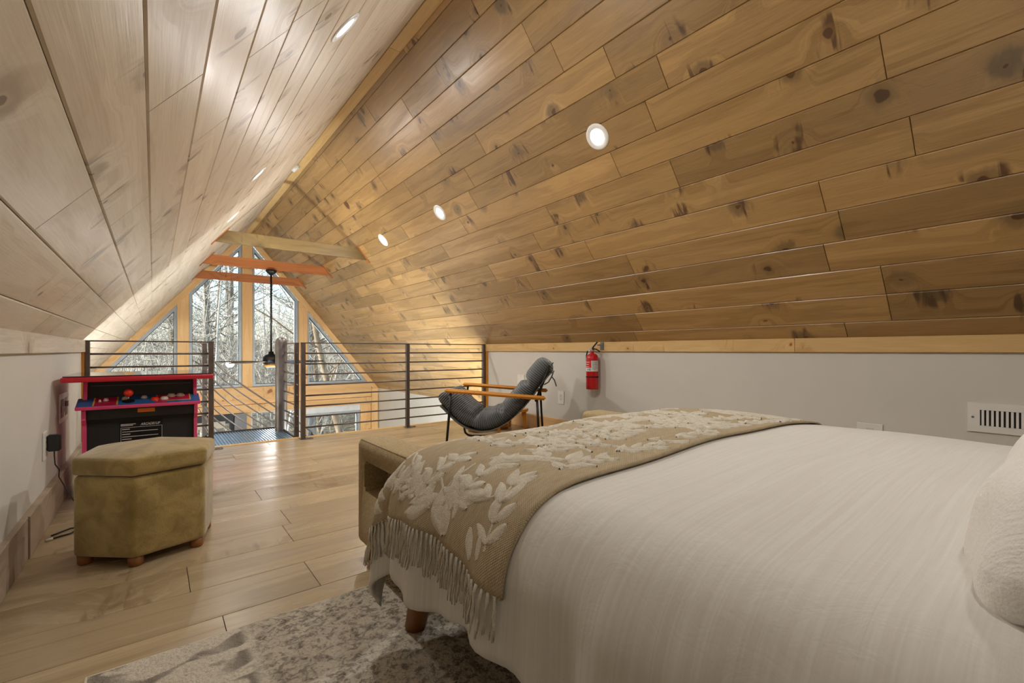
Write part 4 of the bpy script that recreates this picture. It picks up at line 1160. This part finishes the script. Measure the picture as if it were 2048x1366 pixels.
# cushion sweep
prof = [(-0.075, 0.475), (-0.045, 0.445), (0.0, 0.405), (0.06, 0.345), (0.13, 0.285), (0.21, 0.245), (0.30, 0.235), (0.38, 0.255), (0.46, 0.30), (0.54, 0.37), (0.61, 0.45), (0.67, 0.53), (0.73, 0.61), (0.79, 0.685), (0.845, 0.74)]
def catmull(P, n):
    out = []
    for i in range(len(P) - 1):
        p0 = P[max(0, i - 1)]; p1 = P[i]; p2 = P[i + 1]; p3 = P[min(len(P) - 1, i + 2)]
        for k in range(n):
            t = k / n
            out.append(tuple(0.5 * (2 * p1[c] + (p2[c] - p0[c]) * t + (2 * p0[c] - 5 * p1[c] + 4 * p2[c] - p3[c]) * t * t + (3 * p1[c] - p0[c] - 3 * p2[c] + p3[c]) * t ** 3) for c in (0, 1)))
    out.append(P[-1]); return out
CP = catmull(prof, 9)
arc = [0.0]
for a, b in zip(CP[:-1], CP[1:]): arc.append(arc[-1] + math.hypot(b[0] - a[0], b[1] - a[1]))
AT = arc[-1]; seams = [0.30 * AT, 0.53 * AT, 0.80 * AT]
NV = 26
bm = bmesh.new(); uvl = bm.loops.layers.uv.new('UVMap'); ringsU = []
for i, (px, pz) in enumerate(CP):
    a = CP[max(0, i - 1)]; b = CP[min(len(CP) - 1, i + 1)]
    tx, tz = b[0] - a[0], b[1] - a[1]; l = math.hypot(tx, tz); tx, tz = tx / l, tz / l
    nx_, nz_ = -tz, tx
    s = arc[i]; endk = min(1.0, (s + 0.004) / 0.055, (AT - s + 0.004) / 0.06) ; endk = math.sqrt(max(0.02, endk * (2 - endk)))
    pinch = 1.0
    for q in seams: pinch -= 0.55 * math.exp(-((s - q) / 0.028) ** 2)
    ring = []
    for k in range(2 * NV):
        top = k < NV
        v = -1 + 2 * (k / NV) if top else 1 - 2 * ((k - NV) / NV)
        av = abs(v)
        rnd_ = max(0.0, 1 - av ** 3.2) ** 0.5
        tuft = 1.0 - (0.30 * sum(math.exp(-((v - vv) / 0.14) ** 2) for vv in (-0.34, 0.34)) if top else 0)
        if top: h = 0.098 * rnd_ * (pinch * 0.7 + 0.3 * pinch * tuft) * endk + 0.004 * math.sin(v * 11 + s * 20)* rnd_
        else: h = -0.075 * rnd_ * endk * (0.75 + 0.25 * pinch)
        wv = (CW / 2 - 0.035) * (v * (1 - 0.02 * (1 - pinch)))
        wv *= (0.97 + 0.03 * endk)
        ring.append((bm.verts.new((px + nx_ * h, CW / 2 + wv, pz + nz_ * h)), k / (2 * NV) * 1.4))
    ringsU.append((ring, s))
for (A, sa), (B, sb) in zip(ringsU[:-1], ringsU[1:]):
    for k in range(2 * NV):
        k2 = (k + 1) % (2 * NV)
        f = bm.faces.new((A[k][0], A[k2][0], B[k2][0], B[k][0]))
        for lp_, uvv in zip(f.loops, ((sa, A[k][1]), (sa, A[k2][1] if k2 else 1.4), (sb, B[k2][1] if k2 else 1.4), (sb, B[k][1]))): lp_[uvl].uv = uvv
bm.faces.new([q[0] for q in reversed(ringsU[0][0])]); bm.faces.new([q[0] for q in ringsU[-1][0]])
bmesh.ops.recalc_face_normals(bm, faces=bm.faces[:])
cu = mesh_obj('cushion', bm, M_cord, lc, True)
bm = bmesh.new()
rows = []
for i in range(12, len(CP) - 6, 3):
    px, pz = CP[i]; a = CP[i - 1]; b = CP[i + 1]; tx, tz = b[0] - a[0], b[1] - a[1]; l = math.hypot(tx, tz); nx_, nz_ = -tz / l, tx / l
    rows.append([bm.verts.new((px - nx_ * 0.064, y, pz - nz_ * 0.064)) for y in (0.03, CW - 0.03)])
for p, q in zip(rows[:-1], rows[1:]): bm.faces.new((p[0], p[1], q[1], q[0]))
o = mesh_obj('canvas_sling', bm, M_canvas, lc, True); m = o.modifiers.new('t', 'SOLIDIFY'); m.thickness = 0.004
for pts in (((0.845, 0.10, 0.70), (0.87, 0.085, 0.655), (0.862, 0.08, 0.63), (0.835, 0.07, 0.585), (0.80, 0.06, 0.565)), ((0.862, 0.08, 0.63), (0.885, 0.085, 0.60), (0.90, 0.09, 0.55)), ((0.862, 0.08, 0.63), (0.880, 0.085, 0.68)), ((0.85, 0.10, 0.715), (0.875, 0.09, 0.745))):
    bm = bmesh.new(); tube(bm, pts, 0.0055, 6); mesh_obj('tie_strap', bm, M_cord, lc, True)

# ------------------------------------------------------------------ wooden side table behind the chair
sd = empty('side_table', (2.93, 3.86, 0)); tag(sd, 'amber wooden side table half hidden behind the lounge chair', 'side table')
for dx, dy in ((-0.17, 0.12), (0.17, 0.12), (-0.17, -0.14), (0.17, -0.14)):
    bm = bmesh.new()
    tube(bm, [(dx * 1.04, dy * 1.04, 0.0006), (dx * 0.96, dy * 0.96, 0.20)], [0.016, 0.034], 4)
    mesh_obj('leg', bm, M_amber, sd)
bm = bmesh.new(); bx(bm, -0.22, 0.22, -0.19, 0.17, 0.20, 0.225); bmesh.ops.bevel(bm, geom=[e_ for e_ in bm.edges if abs((e_.verts[0].co - e_.verts[1].co).z) > 0.01], offset=0.05, segments=5, affect='EDGES'); mesh_obj('table_top', bm, M_amber, sd)
bm = bmesh.new(); bx(bm, -0.36, 0.11, 0.02, 0.20, 0.0006, 0.052); bmesh.ops.bevel(bm, geom=bm.edges[:], offset=0.022, segments=4, affect='EDGES'); mesh_obj('base_shelf', bm, M_amber, sd, True)

# ------------------------------------------------------------------ power adapter and cables
pa = empty('power_adapter', (XL + 0.0095, 3.165, 0.385)); tag(pa, 'black power adapter plugged into the left wall, thin cord', 'power adapter')
bm = bmesh.new(); bx(bm, 0.0, 0.048, -0.024, 0.024, -0.035, 0.045); bmesh.ops.bevel(bm, geom=bm.edges[:], offset=0.005, segments=2, affect='EDGES'); mesh_obj('housing', bm, M_blackp, pa)
bm = bmesh.new()
tube(bm, [(0.024, 0, -0.034), (0.024, 0.0, -0.06), (0.022, 0.04, -0.11), (0.03, 0.10, -0.15), (0.026, 0.12, -0.19), (0.05, 0.10, -0.24), (0.10, 0.02, -0.32), (0.12, -0.1, -0.376), (0.13, -0.2, -0.381)], 0.0026, 6)
mesh_obj('cord', bm, M_cable, pa, True)
cb1 = empty('loose_cable', (-0.31, 2.92, 0)); tag(cb1, 'loose black cable lying on the floor beside the ottoman', 'cable')
bm = bmesh.new(); tube(bm, [(-0.055, -0.01, 0.006), (0.0, 0.06, 0.005), (0.06, 0.05, 0.005), (0.13, 0.10, 0.005)], 0.0035, 6); tube(bm, [(-0.045, -0.06, 0.006), (0.01, -0.02, 0.005), (0.05, 0.06, 0.009), (0.12, 0.04, 0.005), (0.16, 0.02, 0.005)], 0.0035, 6); mesh_obj('wire', bm, M_cable, cb1, True)
bm = bmesh.new(); tube(bm, [(-0.045, -0.06, 0.007), (-0.066, -0.075, 0.007)], 0.0055, 8); mesh_obj('plug', bm, M_white, cb1, True)

# ------------------------------------------------------------------ added deck in front of the gable, out of view, bounces sunlight indoors
dk = box('floor_bounce_deck', XWL - 1.0, XWR + 1.0, YG + 0.45, YG + 4.4, -2.86, -2.80, M_void); tag(dk, 'added pale deck bouncing sunlight indoors, outside the lower doors', kind='structure')
M_bounce = wood('bounce_deck', '#d9c9ad', '#bfa985', knot='#8b6c48', stain='#b39c78', rough=0.7, var=0.08, stain_amt=0.3)
for i in range(28):
    y = YG + 0.45 + 0.07 + i * 0.141
    board('bounce_board', dk, Vector((1, 0, 0)), Vector((0, 1, 0)), Vector((0, 0, 1)), (XC, y, -2.775), XWR - XWL + 2.0, 0.135, M_bounce, 0.025, 0.003)

# ------------------------------------------------------------------ outdoors: ground, trees, thicket
vs, fs = [], []
nx, ny = 40, 40
def gz(x, y):
    return -3.3 + 0.010 * max(0, y - 12) + 5.0 * ss(38, 95, y) + 0.25 * math.sin(x * 0.35 + y * 0.2) * ss(12, 20, y)
for j in range(ny + 1):
    for i in range(nx + 1):
        y = 10.4 + 110 * (j / ny) ** 1.5; x = -60 + 140 * i / nx
        vs.append((x, y, gz(x, y)))
for j in range(ny):
    for i in range(nx):
        a = j * (nx + 1) + i; fs.append((a, a + 1, a + nx + 2, a + nx + 1))
g = py_obj('ground', vs, fs, M_litter, None, True); tag(g, 'forest floor of leaf litter outside the gable', kind='structure')

def tree_mesh(seed, H, r0, lean, nb, mat, twig=3):
    rg = random.Random(seed); bm = bmesh.new()
    def limb(p, d, L, r, lev):
        n = 5 if lev == 0 else 4
        pts = [p.copy()]; rr = [r]; dd = d.copy()
        for i in range(n):
            dd = (dd + Vector((rg.uniform(-1, 1), rg.uniform(-1, 1), rg.uniform(-0.3, 0.6))) * (0.05 if lev == 0 else 0.22)).normalized()
            pts.append(pts[-1] + dd * L / n); rr.append(r * (1 - 0.75 * (i + 1) / n))
        tube(bm, pts, rr, 7 if lev == 0 else (4 if lev == 1 else 3), False)
        if lev < twig:
            k = nb if lev == 0 else rg.randint(3, 5)
            for q in range(k):
                t = rg.uniform(0.22 if lev == 0 else 0.25, 0.98); i = min(n - 1, int(t * n)); f = t * n - i
                bp = pts[i].lerp(pts[i + 1], f); br = rr[i] * (1 - f) + rr[i + 1] * f
                az = rg.uniform(0, 2 * PI); up = rg.uniform(0.2, 1.0)
                bd = Vector((math.cos(az), math.sin(az), up)).normalized()
                bl = (L * rg.uniform(0.14, 0.32)) if lev == 0 else L * rg.uniform(0.35, 0.6)
                limb(bp, bd, bl, max(0.006, br * (0.32 if lev == 0 else 0.55)), lev + 1)
    limb(Vector((0, 0, -0.2)), Vector((lean[0], lean[1], 1)).normalized(), H, r0, 0)
    me = bpy.data.meshes.new('tree'); bm.normal_update(); bm.to_mesh(me); bm.free()
    for p in me.polygons: p.use_smooth = True
    me.materials.append(mat); return me
kinds = [(tree_mesh(1, 15, 0.17, (0.02, 0), 18, M_barkA), 'grey barked bare tree'),
         (tree_mesh(2, 13, 0.12, (-0.06, 0.03), 16, M_barkB), 'brown barked bare tree'),
         (tree_mesh(3, 11, 0.075, (0.05, 0.02), 14, M_barkC), 'slim pale bare tree'),
         (tree_mesh(4, 17, 0.22, (0.0, 0.02), 18, M_barkA), 'thick grey bare tree'),
         (tree_mesh(5, 9, 0.05, (0.12, 0), 14, M_barkC), 'young pale leaning sapling')]
rt = random.Random(77)
lean = bpy.data.objects.new('bare_tree', tree_mesh(8, 12, 0.13, (-0.20, 0.05), 12, M_barkB)); COL.objects.link(lean)
lean.location = (5.3, 15.5, gz(5.3, 15.5)); tag(lean, 'brown tree leaning left behind the middle gable window', 'tree', 'bare trees outside the window')
placed = [(5.3, 15.5)]
cnt = 0; trees = []
while cnt < 54:
    y = 13.5 + 34 * rt.random() ** 0.85; a = rt.uniform(-0.14, 0.66)
    x = y * a + rt.uniform(-0.6, 0.6)
    if any(math.hypot(x - p, y - q) < 0.9 for p, q in placed): continue
    placed.append((x, y))
    me, lb = kinds[rt.randrange(5)]
    o = bpy.data.objects.new('bare_tree', me); COL.objects.link(o)
    o.location = (x, y, gz(x, y)); o.rotation_euler = (0, 0, rt.uniform(0, 6.28)); s = rt.uniform(0.8, 1.2); o.scale = (s, s, s)
    xg = x * YG / y
    wd = 'left triangular' if xg < 0.33 else 'left tall' if xg < 1.41 else 'right tall' if xg < 2.41 else 'right triangular'
    trees.append((lb, wd, y, o)); cnt += 1
ORD = ['nearest', 'second nearest', 'third', 'fourth', 'fifth', 'sixth', 'seventh', 'eighth', 'ninth', 'tenth', 'eleventh', 'twelfth']
seen = {}
for lb, wd, y, o in sorted(trees, key=lambda q: q[2]):
    k = seen.get((lb, wd), 0); seen[(lb, wd)] = k + 1
    tag(o, '%s seen through the %s gable window, %s of its kind' % (lb, wd, ORD[min(k, 11)]), 'tree', 'bare trees outside the window')
# thicket: uncountable twigs and saplings further back
vs, fs = [], []
def stick(p, q, r):
    d = (q - p).normalized(); s = d.cross(Vector((0.3, 1, 0.1))).normalized(); u = s.cross(d)
    b = len(vs)
    for k in range(3):
        a = 2 * PI * k / 3; vs.append(tuple(p + (s * math.cos(a) + u * math.sin(a)) * r))
    for k in range(3):
        a = 2 * PI * k / 3; vs.append(tuple(q + (s * math.cos(a) + u * math.sin(a)) * r * 0.5))
    for k in range(3): fs.append((b + k, b + (k + 1) % 3, b + 3 + (k + 1) % 3, b + 3 + k))
for i in range(2300):
    y = 20 + 52 * rt.random() if i < 1400 else rt.uniform(50, 88); x = y * rt.uniform(-0.18, 0.72); p = Vector((x, y, gz(x, y) - 0.1))
    H = rt.uniform(2.5, 12); r = rt.uniform(0.012, 0.05); d = Vector((rt.uniform(-.25, .25), rt.uniform(-.25, .25), 1)).normalized()
    nseg = 4; q = p
    for k in range(nseg):
        d = (d + Vector((rt.uniform(-.35, .35), rt.uniform(-.35, .35), 0.1))).normalized()
        e1 = q + d * H / nseg; stick(q, e1, r * (1 - k / 5))
        for m_ in range(rt.randint(3, 6)):
            b = q.lerp(e1, rt.random()); az = rt.uniform(0, 6.28); L = rt.uniform(0.6, 2.6) * (1 - 0.12 * k)
            bd = Vector((math.cos(az), math.sin(az), rt.uniform(-0.1, 1.0))).normalized(); e2 = b + bd * L * 0.5
            e3 = e2 + (bd + Vector((rt.uniform(-.5, .5), rt.uniform(-.5, .5), rt.uniform(-.3, .5)))).normalized() * L * 0.5
            rr = rt.uniform(0.006, 0.016); stick(b, e2, rr); stick(e2, e3, rr * 0.7)
            for n_ in range(rt.randint(1, 3)):
                b2 = b.lerp(e3, rt.uniform(0.3, 0.9)); stick(b2, b2 + Vector((rt.uniform(-.7, .7), rt.uniform(-.7, .7), rt.uniform(-.2, .7))), 0.006)
        q = e1
tk = py_obj('thicket', vs, fs, M_twig); tag(tk, 'dense tangle of leafless saplings and twigs in the forest', 'thicket', kind='stuff')
